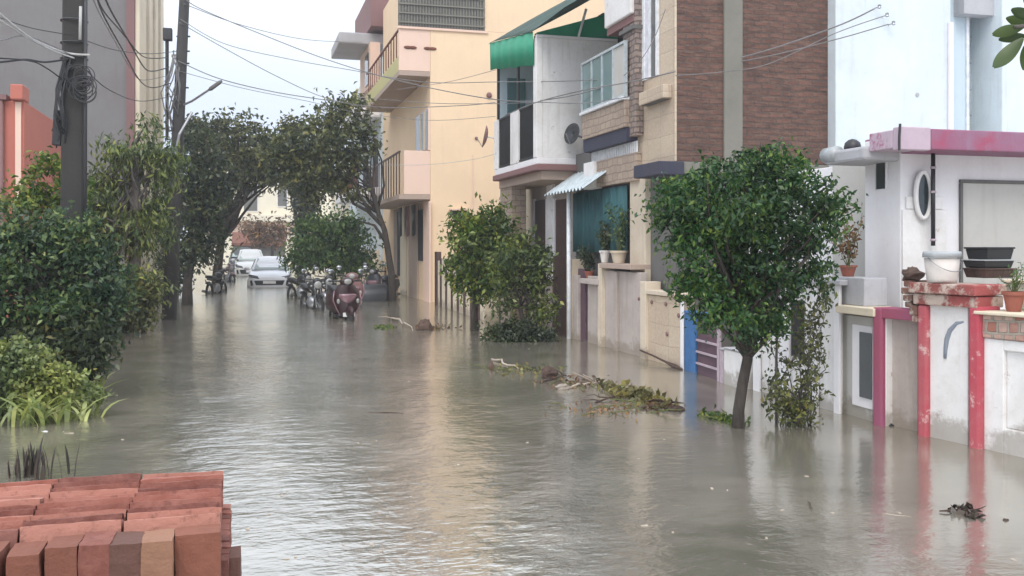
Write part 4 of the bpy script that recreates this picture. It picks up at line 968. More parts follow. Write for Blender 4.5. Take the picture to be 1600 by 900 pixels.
# ------------------------------------------------------------------ LEFT SIDE buildings
def left_buildings():
    t = thing('grey_building', 'tall plain grey building with a cream street corner on the left', 'building', (-3.2, 33, -.35))
    MB().box(-34, -3.35, 33, 44, -.35, 14).build('side_wall', M['grey_wall'], t)
    MB().box(-3.348, -3.2, 32.95, 42.6, -.35, 14).build('street_face', M['cream'], t, bevel=.02)
    mb = MB()
    for y in (35.2, 37.6, 40.0): mb.box(-3.198, -3.12, y, y+.35, -.35, 14)
    mb.build('pilasters', M['cream_pillar'], t, bevel=.01)
    MB().box(-3.6, -3.352, 32.9, 32.997, -.35, 14).build('corner_band', M['maroon'], t)
    t = thing('salmon_building', 'salmon red building corner with a dark pipe at the left edge', 'building', (-3.4, 16, -.35))
    d = dep(-3.2, 16); z = lambda py: EYE+(HOR-py)/FPX*d
    xr = XY(38, 16)
    MB().box(-12, xr, 16, 22, -.35, z(158)).build('wall', M['salmon'], t, bevel=.01)
    MB().box(-12, XY(12, 16), 15.9, 22, z(158)+.002, z(150)).build('roof_edge', M['maroon'], t)
    MB().box(XY(19, 16), xr+.01, 15.85, 16.3, z(158)+.002, z(134)).build('corner_post', M['salmon'], t, bevel=.02)
    MB().tube([(XY(3, 16), 15.95, z(156)), (XY(3, 16), 15.95, .1)], .035, 8).build('rain_pipe', M['maroon'], t, smooth=True)
    MB().box(xr-.12, xr-.04, 15.97, 15.998, .2, z(160)).build('corner_trim', M['peach_pink'], t)
    t = thing('white_shed', 'small whitish shed top behind the left bushes', 'shed', (-3.7, 22, -.35))
    MB().box(-6, XY(72, 22), 22, 26, -.35, zat(215, -4.2, 22)).build('wall', M['house_white'], t); MB().box(-6.2, XY(74, 22), 21.8, 26, zat(215, -4.2, 22)+.003, zat(208, -4.2, 22)).build('roof', M['maroon'], t)
    t = thing('left_yard_wall', 'dark mossy low yard wall behind the left hedge', 'wall', (-3.4, 12, -.35))
    MB().box(-3.9, -3.7, 11.5, 32, -.35, 1.0).build('wall_panel', M['concrete_dark'], t); MB().box(-3.95, -3.65, 11.45, 32.05, 1.003, 1.08).build('wall_cap', M['concrete'], t)
    t = thing('grey_far_house', 'pale grey house glimpsed behind the left street trees', 'house', (-3.5, 47, -.35))
    MB().box(-14, -3.6, 47, 60, -.35, 6.2).build('wall', M['cream'], t)
    for k in range(3):
        f = MB().box(-3.597, -3.54, 48.5+k*3.6, 49.9+k*3.6, 3.4, 4.9).build('window', M['house_white'], t); MB().box(-3.536, -3.52, 48.6+k*3.6, 49.8+k*3.6, 3.5, 4.8).build('pane', M['dark_glass'], f)
left_buildings()

# ------------------------------------------------------------------ poles and wires
def poles():
    # near pole
    d = 11.0; b = pt(113, 600, d); b.z = -.35
    t = thing('utility_pole', 'dark near utility pole wrapped in coiled cables at the upper left', 'utility pole', b)
    top = pt(117, -120, d)
    MB().hexa([(b.x-.13, b.y-.12, -.35), (b.x+.13, b.y-.12, -.35), (b.x+.13, b.y+.12, -.35), (b.x-.13, b.y+.12, -.35), (top.x-.11, top.y-.1, top.z), (top.x+.11, top.y-.1, top.z), (top.x+.11, top.y+.1, top.z), (top.x-.11, top.y+.1, top.z)]).build('shaft', M['pole_concrete'], t, bevel=.02)
    MB().tube([pt(132, 600, d-.1), pt(133, 200, d-.1), pt(134, -60, d-.1)], .022, 8).build('conduit', M['black_metal'], t, smooth=True)
    MB().tube([pt(125, 62, d-.2), pt(126, 10, d-.2)], .016, 8).build('white_conduit', M['cable_pale'], t, smooth=True)
    g = random.Random(4); mb = MB()
    for i in range(16):
        c = pt(122+g.uniform(-8, 12), g.uniform(115, 150), d-.16); r = g.uniform(.08, .13)
        mb.torus(c, r, .006, 'y', 22, 5)
    mb.build('cable_coil', M['cable_dark'], t, smooth=True)
    mb = MB()
    for i in range(12):
        x0, y0 = g.uniform(84, 100), g.uniform(150, 200); x1 = g.uniform(80, 102)
        a, m_, e = pt(g.uniform(100, 112), g.uniform(85, 130), d-.14), pt(x0, y0, d-.2), pt(x1, g.uniform(200, 232), d-.12)
        mb.tube([a, a.lerp(m_, .5)+Vector((-.05, 0, -.05)), m_, m_.lerp(e, .5)+Vector((.04, 0, 0)), e], .006+.006*g.random(), 5)
    mb.build('loose_cables', M['cable_dark'], t, smooth=True)
    for y in (33, 68, 92): MB().torus(pt(116, y, d), .14, .012, 'z', 16, 6).build('clamp', M['black_metal'], t)
    MB().rbox(pt(90, 200, d-.1), (.09, .09, .40), (0, .05, 0)).build('junction_box', M['black_metal'], t, bevel=.01)
    P1 = {'top': top, 'a': pt(118, 84, d-.14)}
    # far pole
    d = 21.6; b = pt(263, 500, d); b.z = -.35; top = pt(290, -40, d)
    t = thing('utility_pole', 'slightly leaning farther utility pole with a street lamp arm, in front of the sky', 'utility pole', b)
    MB().tube([b, b.lerp(top, .5), top], [.17, .14, .11], 10).build('shaft', M['pole_concrete'], t, smooth=True)
    ar = MB().tube([pt(277, 168, d), pt(300, 158, d-.1), pt(330, 138, d-.3)], .025, 6).build('lamp_arm', M['steel'], t)
    a, e = pt(326, 141, d-.3), pt(347, 126, d-.3); hd = MB().tube([a, a.lerp(e, .15), a.lerp(e, .85), e], [.02, .05, .045, .02], 8).build('lamp_head', M['concrete_dark'], t, smooth=True)
    MB().rbox(pt(262, 54, d), (.2, .2, .27)).build('meter_box', M['cable_dark'], t, bevel=.02)
    MB().tube([pt(261, 60, d), pt(261, 215, d)], [.04, .035], 8).build('side_pipe', M['pole_concrete'], t)
    mb = MB()
    for y in (57, 80, 99, 137): mb.tube([pt(276-(y-57)*.03, y, d), pt(297-(y-57)*.03, y, d)], .02, 6)
    mb.build('cross_arm', M['black_metal'], t)
    mb = MB(); g = random.Random(9)
    for i in range(10):
        a, e = pt(g.uniform(268, 282), g.uniform(70, 110), d-.15), pt(g.uniform(262, 284), g.uniform(150, 215), d-.15)
        m_ = a.lerp(e, .5)+Vector((g.uniform(-.25, .25), 0, 0)); mb.tube([a, a.lerp(m_, .5)+Vector((.03, 0, 0)), m_, m_.lerp(e, .5), e], .014, 5)
    mb.build('loose_cables', M['cable_mid'], t, smooth=True)
    mb = MB().tube([pt(300, 175, d), pt(280, 210, d-.2), pt(270, 260, d-.2)], .03, 6); mb.build('stay', M['steel'], t)
poles()
def wire(lab, ps, r=.009, mat='cable_mid', grp='overhead wires'):
    """ps: picture points with depth; a smooth cable through them"""
    P = [pt(*p) for p in ps]; path = []
    n = len(P)
    for i in range(n-1):
        p0, p1, p2, p3 = P[max(i-1, 0)], P[i], P[i+1], P[min(i+2, n-1)]
        for k in range(8):
            t = k/8; path.append(.5*((2*p1)+(p2-p0)*t+(2*p0-5*p1+4*p2-p3)*t*t+(3*p1-3*p2+p3-p0)*t**3) if n > 2 else p1.lerp(p2, t)-Vector((0, 0, .02*math.sin(math.pi*t))))
    path.append(P[-1]); tag(MB().tube(path, r*.8, 5).build('overhead_wire', M[mat], smooth=True), lab, 'wire', grp)
D = 21.4
wire('pale thick cable sagging from the top left edge to the near pole', [(-60, -30, 9), (0, 22, 9.6), (45, 58, 10.2), (80, 75, 10.6), (110, 84, 10.85), (140, 86, 10.85)], .017, 'cable_pale')
wire('second pale cable just below the thick one at the top left', [(-60, -5, 9), (0, 32, 9.6), (45, 60, 10.2), (85, 80, 10.6), (116, 91, 10.85)], .012, 'cable_pale')
wire('lower pale cable rising from the left edge to the near pole', [(-60, 66, 9), (0, 63, 9.6), (30, 56, 10), (60, 62, 10.5), (112, 86, 10.85)], .008, 'cable_mid')
wire('dark thick cable running level into the near pole from the left edge', [(-60, 100, 9.5), (0, 97, 10), (40, 93, 10.4), (70, 97, 10.6), (108, 92, 10.85)], .014, 'cable_dark')
wire('dark cable from the left edge that bends down beside the near pole', [(-60, 92, 9.5), (0, 91, 10), (50, 96, 10.4), (75, 108, 10.6), (98, 125, 10.85)], .010, 'cable_dark')
wire('dark wire from the top falling left to right, first loop on the cream corner', [(140, -40, 11), (160, 14, 13), (190, 50, 16), (218, 84, 19), (235, 91, 20.5), (262, 90, D)], .014, 'cable_dark')
wire('dark wire making the middle loop across the cream corner', [(150, -40, 11), (172, 14, 13), (200, 62, 16), (225, 105, 19), (240, 111, 20.5), (264, 105, D)], .016, 'cable_dark')
wire('dark wire making the lowest loop across the cream corner', [(145, -30, 11), (160, 20, 13), (190, 75, 16), (218, 125, 19), (238, 137, 20.5), (266, 130, D)], .014, 'cable_dark')
wire('thin wire crossing the grey wall beside the loops', [(135, -30, 11), (152, 14, 13), (176, 58, 16), (205, 108, 19), (222, 125, 20.5), (263, 118, D)], .008, 'cable_mid')
wire('highest sky wire, running past the yellow balcony to the top bracket on the blue house', [(286, -10, D), (310, 12, 21.2), (440, 66, 21.5), (520, 96, 21.5), (600, 120, 21), (700, 143, 20), (800, 158, 18.5), (880, 152, 17), (960, 132, 15.5), (1055, 112, 14.4), (1180, 84, 13.8), (1305, 42, 13.5), (1366, 14, 13.3)], .013, 'cable_mid')
wire('sky wire just under the highest one, ending at the lowest insulator on the blue house', [(282, 30, D), (350, 68, 21.3), (450, 92, 21.5), (540, 108, 21.4), (660, 128, 20.5), (780, 128, 19), (880, 127, 17), (960, 122, 15.6), (1055, 110, 14.4), (1180, 92, 13.8), (1305, 62, 13.5), (1388, 38, 13.3)], .010, 'cable_mid')
wire('steep thin wire from the far pole down into the tree top', [(280, 35, D), (350, 75, 22.5), (430, 118, 24), (500, 150, 26), (560, 166, 27.4)], .012, 'cable_mid')
wire('sagging wire just over the tree tops, on to the peach wall', [(278, 95, D), (340, 122, 22), (420, 142, 23), (500, 155, 24), (600, 168, 26), (720, 165, 27.3), (774, 160, 27.9)], .014, 'cable_mid')
wire('faint wire over the trees ending at the peach wall below', [(276, 110, D), (380, 138, 22.5), (480, 158, 24), (560, 176, 26), (672, 188, 27.6), (774, 182, 27.9)], .009, 'cable_mid')
wire('thin wire crossing the peach wall and the white side wall level with the railing', [(560, 152, 26), (672, 161, 24), (775, 162, 20), (838, 160, 17.2), (912, 161, 15.5), (990, 150, 14.0)], .009, 'cable_mid')
wire('thin wire rising over the peach wall to the green awning', [(620, 140, 27), (700, 128, 25), (775, 109, 20.3)], .008, 'cable_mid')
wire('dark sagging wire from the white side wall to the brick house corner', [(790, 180, 19), (838, 160, 17.2), (912, 141, 15.6), (985, 128, 14.2), (1055, 112, 12.9)], .012, 'cable_mid')
wire('lowest wire on the peach wall', [(600, 258, 27), (672, 257, 27.4), (740, 249, 27.5), (775, 240, 27.2)], .009, 'cable_pale')
wire('wire strung down the tan tiled bay of the brick house', [(1040, 14, 13), (1022, 60, 13), (1000, 95, 13), (975, 118, 13.6)], .007, 'cable_mid')
wire('thin wire from the bracket on the blue house falling behind the brick corner', [(1378, 26, 13.3), (1305, 52, 13.4), (1200, 100, 13.5), (1130, 112, 13.5), (1056, 118, 13.0)], .008, 'cable_mid')

wire('thin dark wire crossing the top left corner above the pale cables', [(-60, 10, 9.5), (0, 28, 10), (50, 44, 10.5), (112, 55, 10.85)], .006, 'cable_dark')
wire('thin dark wire between the two utility poles at railing height', [(126, 60, 11), (180, 78, 15), (235, 84, 19), (276, 80, D)], .009, 'cable_dark')
wire('sagging dark wire running low between the two utility poles', [(126, 100, 11), (170, 140, 14), (220, 158, 18), (270, 150, D)], .010, 'cable_dark')
wire('thin wire high in the sky from the leaning pole to the grey roof slab', [(287, 6, D), (380, 40, 25), (480, 62, 30), (566, 66, 37)], .012, 'cable_mid')

# ------------------------------------------------------------------ TREES and plants
def P3(ls, d): return [tuple(pt(x, y, d)) for x, y in ls]
# big tree on the right
d = 8.75
tree('street_tree', 'rounded dark green tree with one thin trunk standing in the water on the right', 'tree', pt(1152, 668, d), P3([(1152, 690), (1154, 640), (1160, 600), (1168, 560), (1168, 520), (1162, 480), (1160, 440)], d), .056,
     px_lobes([(1150, 320, 118, 72), (1085, 340, 68, 62), (1235, 330, 70, 70), (1170, 272, 84, 36), (1115, 410, 66, 70), (1200, 415, 74, 75), (1150, 490, 58, 52, .1), (1262, 390, 44, 84), (1288, 315, 36, 36), (1100, 465, 44, 50), (1055, 330, 48, 50), (1045, 300, 30, 30), (1215, 250, 40, 22), (1190, 510, 40, 44), (1300, 345, 26, 46), (1225, 470, 36, 36)], d), 580, 38, .118, .058, M['leaf_main'], M['bark_dark'], 11, limbs=42, r1=.038)
# hanging shrub beside it
g = random.Random(6); d = 8.9
t = thing('vine_shrub', 'sparse leggy shrub with dangling leafy stems right of the big tree trunk', 'shrub', pt(1240, 664, d))
mb = MB(); P = []
for i in range(26):
    x0 = g.choice([1216, 1238, 1262, 1230, 1250]); a = pt(x0+g.uniform(-4, 4), 672, d+g.uniform(-.15, .15)); e = pt(g.uniform(1188, 1300), g.uniform(440, 620), d+g.uniform(-.35, .25))
    pp = limb_path(a, e, 100+i, 7, .22); mb.tube(pp, [.007-.0007*k for k in range(8)], 5)
    for k in range(g.randint(26, 52)):
        j = g.randint(2, 6); q = pp[j].lerp(pp[j+1], g.random()); P.append(tuple(q+Vector((g.gauss(0, 1), g.gauss(0, 1), g.gauss(0, 1)))*.04))
for i in range(22):
    c = pt(g.uniform(1205, 1272), g.uniform(615, 662), d+g.uniform(-.2, .2))
    for k in range(12): P.append(tuple(c+Vector((g.gauss(0, 1), g.gauss(0, 1), g.gauss(0, .8)))*.05))
mb.tube([pt(1213, 676, d), pt(1213, 560, d), pt(1216, 470, d)], [.013, .012, .009], 6)
mb.build('stems', M['bark_grey'], t, smooth=True); leaf_mesh('leaves', P, .055, M['leaf_olive'], t, .55, .15, 6)
# middle tree and its thinner neighbour
d = 19.0
tree('street_tree', 'small yellow green tree in front of the peach house fence', 'tree', pt(742, 515, d), P3([(742, 522), (741, 490), (745, 465), (750, 440), (752, 410)], d), .075,
     px_lobes([(752, 380, 45, 48), (728, 368, 27, 34), (775, 365, 32, 38), (752, 438, 44, 38), (768, 330, 17, 18), (715, 425, 16, 28), (790, 410, 22, 30)], d), 210, 36, .22, .115, M['leaf_bright'], M['bark_dark'], 21, limbs=34)
d = 17.6
tree('street_tree', 'thin see-through young tree just right of the yellow green one', 'tree', pt(826, 545, d), P3([(826, 552), (822, 515), (812, 480), (804, 450), (806, 420)], d), .05,
     px_lobes([(815, 395, 30, 36), (838, 430, 26, 36), (845, 485, 22, 34), (800, 440, 20, 28), (850, 395, 16, 22), (790, 470, 24, 30), (785, 420, 20, 26)], d), 120, 28, .2, .10, M['leaf_droop'], M['bark_dark'], 22, limbs=40, shell=.2)
d = 16.8
tree('bush', 'low dark bush at the waterline under the thin young tree', 'bush', pt(806, 546, d), P3([(806, 556), (806, 535), (808, 525)], d), .05,
     px_lobes([(775, 528, 26, 18), (810, 522, 34, 20), (845, 532, 22, 16), (800, 540, 46, 9)], d), 120, 30, .16, .085, M['leaf_dark'], M['bark_dark'], 23, limbs=20, crown='foliage', trunkname='stem')
# dark leaning tree on the far right side
d = 29
tree('leaning_tree', 'dark forked tree leaning left over the street from beside the peach house', 'tree', pt(612, 470, d), P3([(613, 480), (612, 430), (606, 390), (601, 360), (592, 335), (583, 300), (574, 265), (568, 235)], d), .12,
     px_lobes([(520, 235, 62, 50), (478, 270, 46, 46), (552, 190, 30, 34), (448, 245, 34, 42), (530, 290, 34, 26), (500, 205, 36, 24), (575, 225, 14, 30), (548, 158, 22, 16), (520, 170, 22, 16)], d), 240, 34, .33, .17, M['leaf_olive'], M['bark_dark'], 31, limbs=30, r1=.04,
     extra=[(P3([(600, 355), (575, 330), (552, 318), (538, 290), (528, 262)], d), .075, .02), (P3([(578, 332), (560, 300), (548, 270)], d-.3), .06, .02), (P3([(590, 325), (600, 290), (596, 250), (582, 215)], d+.2), .05, .015), (P3([(604, 380), (585, 352), (560, 345)], d), .07, .02)])
d = 34
tree('round_bush', 'big round mid green bush behind the parked motorbikes', 'bush', pt(520, 440, d), P3([(520, 450), (520, 420), (518, 400)], d), .12,
     px_lobes([(490, 372, 40, 34), (540, 372, 34, 36), (520, 352, 40, 18), (478, 392, 20, 22), (520, 405, 50, 20), (560, 385, 24, 34), (470, 415, 22, 24), (540, 415, 40, 18)], d), 220, 36, .36, .17, M['leaf_far'], M['bark_dark'], 32, limbs=20, crown='foliage', trunkname='stem')
# left row
d = 27
tree('street_tree', 'dark tree with greyish foliage right behind the leaning utility pole', 'tree', pt(292, 475, d), P3([(292, 485), (293, 440), (300, 400), (305, 350), (308, 300)], d), .14,
     px_lobes([(312, 320, 34, 60), (300, 250, 42, 52), (335, 290, 34, 44), (300, 390, 34, 34), (325, 350, 26, 30), (335, 385, 18, 24)], d), 190, 34, .34, .15, M['leaf_dark'], M['bark_dark'], 41, limbs=40)
d = 36
tree('street_tree', 'wide dark green street tree spreading over the left side before the parked cars', 'tree', pt(338, 455, d), P3([(338, 465), (340, 420), (345, 380), (352, 340), (360, 300)], d), .19,
     px_lobes([(345, 225, 48, 34), (395, 240, 50, 44), (440, 230, 36, 36), (365, 192, 22, 16), (350, 285, 40, 26), (415, 262, 50, 26), (322, 196, 22, 18), (455, 205, 22, 20), (300, 215, 26, 26)], d), 260, 34, .42, .2, M['leaf_olive'], M['bark_dark'], 42, limbs=45)
d = 55
tree('street_tree', 'distant dark tree hanging over the white hatchback', 'tree', pt(470, 430, d), P3([(470, 438), (470, 400), (465, 360), (460, 320)], d), .2,
     px_lobes([(478, 300, 20, 26), (484, 330, 18, 26), (465, 285, 22, 16), (478, 355, 14, 22)], d), 90, 30, .6, .28, M['leaf_dark'], M['bark_dark'], 43, limbs=20)
tree('street_tree', 'narrow dark tree filling the gap between the leaning pole and the street trees', 'tree', pt(272, 470, 31), P3([(272, 480), (274, 430), (276, 380), (276, 330)], 31), .12,
     px_lobes([(276, 330, 24, 56), (272, 410, 26, 50), (292, 290, 24, 30)], 31), 120, 32, .38, .16, M['leaf_dark'], M['bark_dark'], 45, limbs=20)
tree('rust_tree', 'small rusty brown tree by the shed at the end of the street', 'tree', pt(425, 400, 70), P3([(425, 408), (426, 385), (430, 365)], 70), .12,
     px_lobes([(432, 362, 14, 20), (395, 358, 18, 16), (415, 375, 24, 10)], 70), 60, 26, .7, .3, M['leaf_rust'], M['bark_dark'], 44, limbs=10)
# drooping tree near the left pole
d = 18.6
tree('drooping_tree', 'feathery olive green tree with drooping twigs between the two utility poles', 'tree', pt(205, 530, d), P3([(205, 545), (206, 480), (212, 420), (215, 350), (212, 290), (208, 240)], d), .11,
     px_lobes([(206, 240, 46, 30), (250, 270, 32, 40), (170, 300, 44, 44), (215, 370, 46, 56), (232, 205, 26, 16), (150, 370, 50, 50), (205, 450, 48, 40), (262, 250, 26, 20), (245, 340, 22, 40)], d), 260, 32, .26, .15, M['leaf_droop'], M['bark_grey'], 51, limbs=50, droop=.6, aspect=.26, shell=.15)
# big bush on the left
d = 10.4
tree('big_bush', 'large blue green leafy bush filling the left side above the weeds', 'bush', pt(80, 590, d), P3([(80, 602), (82, 540), (86, 480), (90, 430)], d), .09,
     px_lobes([(45, 400, 70, 60), (110, 365, 46, 44), (150, 420, 52, 50), (0, 380, 50, 60), (125, 480, 60, 46), (185, 455, 30, 36), (40, 480, 70, 50), (-50, 420, 60, 80), (110, 540, 60, 34)], d), 470, 34, .145, .075, M['leaf_blue'], M['bark_dark'], 61, limbs=60, crown='foliage', trunkname='stem')
d = 11.4
tree('whitish_bush', 'small bush with yellowish young leaves at the foot of the near pole', 'bush', pt(75, 560, d+.6), P3([(75, 560), (75, 400), (72, 300)], d+.6), .03,
     px_lobes([(60, 290, 34, 34), (88, 262, 30, 24), (118, 300, 26, 30), (30, 320, 26, 24), (75, 330, 50, 26)], d+.6), 110, 24, .13, .08, M['leaf_bright'], M['bark_grey'], 62, limbs=20, crown='foliage', trunkname='stem')
d = 12.8
d = 10.2
tree('hedge', 'dark low undergrowth along the left waterline below the big bush', 'hedge', pt(100, 590, d), P3([(100, 600), (100, 560), (100, 540)], d), .05,
     px_lobes([(20, 540, 60, 34), (90, 545, 60, 36), (140, 530, 40, 36), (60, 580, 90, 20)], d), 300, 30, .17, .085, M['leaf_dark'], M['bark_dark'], 63, limbs=20, crown='foliage', trunkname='stem')
d = 18.5
tree('hedge', 'farther dark clump of undergrowth at the base of the drooping tree', 'hedge', pt(225, 520, d), P3([(225, 530), (225, 505), (225, 495)], d), .05,
     px_lobes([(205, 492, 32, 26), (225, 470, 22, 32), (185, 505, 26, 20)], d), 130, 30, .2, .11, M['leaf_olive'], M['bark_dark'], 64, limbs=14, crown='foliage', trunkname='stem')
# weeds: blades
def blades(name, lab, pts_, hgt, mat, n, seed, wd=.03, arch=.5, kind='stuff', cat='weeds'):
    g = random.Random(seed); mb = MB()
    for i in range(n):
        c = Vector(pts_(g)); a = g.uniform(0, 6.28); h = hgt*g.uniform(.5, 1.15); dx, dy = math.cos(a), math.sin(a); w_ = wd*g.uniform(.6, 1.3); vs = []
        for k in range(6):
            u = k/5; r = arch*h*u*u; z = h*(u-.38*arch*u**3); ww = w_*(.5+1.2*u)*(1-u**2.2)+.001
            vs += [(c.x+dx*r-dy*ww/2, c.y+dy*r+dx*ww/2, c.z+z), (c.x+dx*r+dy*ww/2, c.y+dy*r-dx*ww/2, c.z+z)]
        mb.add(vs, [(2*k, 2*k+1, 2*k+3, 2*k+2) for k in range(5)])
    o = mb.build(name, mat, fix=False); return tag(o, lab, cat, kind=kind)
def wp(g):
    px = g.triangular(-120, 165, 60); py = g.uniform(612, 668)-max(0, px-60)*.12; return gnd(px, py, 0)-Vector((0, 0, .06))
blades('weeds', 'light yellow green leafy weeds growing out of the water at lower left', wp, .46, M['leaf_yellow'], 420, 7, .045, .9)
blades('tall_weed', 'single tall pale blade of grass at the tip of the weed patch', lambda g: gnd(150+g.uniform(-2, 2), 625, 0)-Vector((0, 0, .05)), .55, M['leaf_yellow'], 3, 8, .03, .12, None, 'plant')
blades('reeds', 'dark thin reeds poking up behind the brick stack', lambda g: gnd(g.gauss(52, 26), 745+g.uniform(-8, 8), 0)-Vector((0, 0, .04)), .30, M['leaf_wet'], 46, 9, .022, .15)
d = 9.4
tree('weed_bush', 'rounded light green weed bush at the left edge above the water', 'bush', pt(0, 650, d), P3([(0, 655), (0, 620), (-5, 590)], d), .02,
     px_lobes([(-10, 580, 60, 48), (25, 565, 38, 32), (-70, 590, 50, 50), (30, 605, 46, 34), (75, 590, 34, 32), (112, 605, 28, 30), (142, 618, 20, 24), (60, 560, 26, 22)], d), 330, 28, .09, .058, M['leaf_yellow'], M['bark_green'], 65, limbs=14, crown='foliage', trunkname='stem', aspect=.6)
# branch at the top right of a tree standing outside the frame
d = 3.0
t = thing('mango_tree', 'leafy sprig with long drooping leaves at the upper right corner', 'tree', pt(2700, 900, d).xy.to_3d()-Vector((0, 0, .35)))
mb = MB(); b = pt(2700, 900, d); b.z = -.35; mb.tube([b, b+Vector((0, .05, 1.6)), b+Vector((-.1, .1, 2.6)), b+Vector((-.2, .1, 3.4))], [.11, .09, .07, .05], 10)
mb.tube([b+Vector((-.1, .1, 2.6)), pt(1850, 10, d), pt(1700, 30, d), pt(1610, 40, d), pt(1585, 42, d)], [.04, .03, .015, .008, .005], 7); mb.build('trunk', M['bark_grey'], t, smooth=True)
def bigleaf(mb, a, e, w_, bend=.1):
    a, e = Vector(a), Vector(e); L0 = (e-a).length; tt = (e-a).normalized(); s = tt.cross(Vector((.78, .6, .25))).normalized(); nn = s.cross(tt); vs = []; n = 10
    for k in range(n+1):
        u = k/n; c = a.lerp(e, u)+nn*bend*L0*math.sin(math.pi*u); ww = w_*math.sin(math.pi*min(1, u*.93+.04))**.75
        vs += [c-s*ww/2, c+nn*-.004, c+s*ww/2]
    mb.add(vs, [(3*k+j, 3*k+j+1, 3*k+j+4, 3*k+j+3) for k in range(n) for j in (0, 1)])
mb = MB()
for (x0, y0, x1, y1, w_, dd) in ((1600, 42, 1550, 54, .032, 0), (1598, 60, 1552, 106, .040, -.02), (1606, 38, 1572, 28, .03, .03), (1604, 56, 1560, 62, .026, .02), (1615, 30, 1580, 14, .03, 0), (1612, 60, 1600, 110, .04, .02), (1640, 40, 1660, 110, .045, 0), (1660, 30, 1630, 100, .045, .05), (1700, 20, 1720, 100, .05, 0), (1625, 25, 1600, -20, .04, 0)):
    bigleaf(mb, pt(x0, y0, d+dd), pt(x1, y1, d+dd*2), w_*1.15)
mb.build('leaves', M['leaf_sprig'], t, smooth=True, fix=False)

# ------------------------------------------------------------------ vehicles
def car(name, lab, loc, mat, H=1.5, rz=0.0, parts=True):
    t = thing(name, lab, 'car', loc); o = Vector(loc); s = H/1.5
    st = [(0, .66, .28, .56, .60), (.06, .78, .2, .64, .68), (.35, .85, .18, .76, .80), (.75, .87, .18, .86, .90), (1.15, .87, .18, .92, .97), (3.2, .87, .18, .95, .99), (3.6, .85, .2, .95, .99), (3.78, .74, .3, .88, .9)]
    rings = []
    for (y, w_, zb, zl_, zt_) in st:
        h = [(w_*.85, zb), (w_, zb+.14), (w_*1.0, (zb+zl_)/2), (w_*.97, zl_), (w_*.8, zt_-.01), (w_*.3, zt_+.015)]
        pts_ = [(x, z_) for x, z_ in h]+[(-x, z_) for x, z_ in reversed(h)]
        rings.append([o+Vector((x, y, z_*s)) for x, z_ in pts_])
    bd = MB().loft(rings).build('body', mat, t, smooth=True)
    cb = [(.95, .76, .96, .74, .95), (1.28, .745, .96, .66, 1.22), (1.62, .73, .96, .57, 1.46), (2.4, .73, .96, .575, 1.5), (3.1, .73, .96, .56, 1.45), (3.62, .74, .96, .66, 1.0)]
    rings = [[o+Vector((x, y, z_*s)) for x, z_ in [(wb, zb), ((wb+wt)/2+.01, (zb+zt_)/2), (wt, zt_-.02), (wt*.6, zt_+.01), (-wt*.6, zt_+.01), (-wt, zt_-.02), (-(wb+wt)/2-.01, (zb+zt_)/2), (-wb, zb)]] for (y, wb, zb, wt, zt_) in cb]
    MB().loft(rings).build('cabin', mat, t, smooth=True)
    def q4(nm, P_, m_, th=.015): 
        ob = MB().add([o+Vector((a, b, c*s)) for a, b, c in P_], [(0, 1, 2, 3)]).build(nm, m_, t, fix=False); ob.modifiers.new('solid', 'SOLIDIFY').thickness = th; return ob
    q4('windscreen', [(-.64, .99, 1.0), (.64, .99, 1.0), (.52, 1.56, 1.415), (-.52, 1.56, 1.415)], M['car_glass'])
    for sg in (-1, 1):
        q4('side_window', [(sg*.765, 1.35, 1.0), (sg*.765, 3.2, 1.0), (sg*.62, 2.95, 1.38), (sg*.62, 1.7, 1.38)], M['dark_glass'])
        MB().ball(o+Vector((sg*.95, 1.25, 1.0*s)), (.11, .06, .075), 10, 8).build('wing_mirror', mat, t, smooth=True)
        hl = MB().add([o+Vector((sg*a, b, c*s)) for a, b, c in ((.40, .015, .60), (.74, .06, .68), (.83, .24, .72), (.78, .20, .76), (.46, .10, .70))], [(0, 1, 2, 3, 4)]).build('headlight', M['bike_grey'], t, fix=False); hl.modifiers.new('solid', 'SOLIDIFY').thickness = .03
        MB().rbox(o+Vector((sg*.70, -.005, .45*s)), (.09, .06, .22), (0, sg*.2, 0)).build('fog_lamp_bezel', M['bike_black'], t, bevel=.01)
        for y in (.72, 3.1):
            w_ = MB().torus(o+Vector((sg*.80, y, .31)), .24, .085, 'x', 24, 10).build('tyre', M['rubber'], t, smooth=True)
            MB().lathe(o+Vector((sg*.86, y, .31)), [(.2, -.03), (.2, .015), (.05, .02)], 14, 'x').build('rim', M['chrome'], w_)
    MB().hexa([o+Vector(v) for v in ((-.52, -.035, .36*s), (.52, -.035, .36*s), (.52, .1, .36*s), (-.52, .1, .36*s), (-.60, -.03, .55*s), (.60, -.03, .55*s), (.6, .1, .55*s), (-.6, .1, .55*s))]).build('grille', M['bike_black'], t, bevel=.02)
    MB().box(o.x-.25, o.x+.25, o.y-.06, o.y-.04, o.z+.42*s, o.z+.53*s).build('number_plate', M['plate'], t)
    MB().box(o.x-.6, o.x+.6, o.y-.02, o.y+.2, o.z+.2, o.z+.27).build('lower_bumper', M['bike_black'], t, bevel=.02)
    t.rotation_euler.z = rz; return t
car('hatchback_car', 'white hatchback facing the camera in the middle of the flooded street', gnd(421, 449)+Vector((0, 0, -.27)), M['car_white'], rz=R(-3))
car('parked_car', 'pale silver car partly hidden behind the white hatchback', gnd(392, 432)+Vector((0, 0, -.27)), M['car_silver'], 1.75)
car('parked_car', 'dark grey boxy car far back on the left side of the street', gnd(378, 424)+Vector((0, 0, -.27)), M['bike_grey'], 1.85)

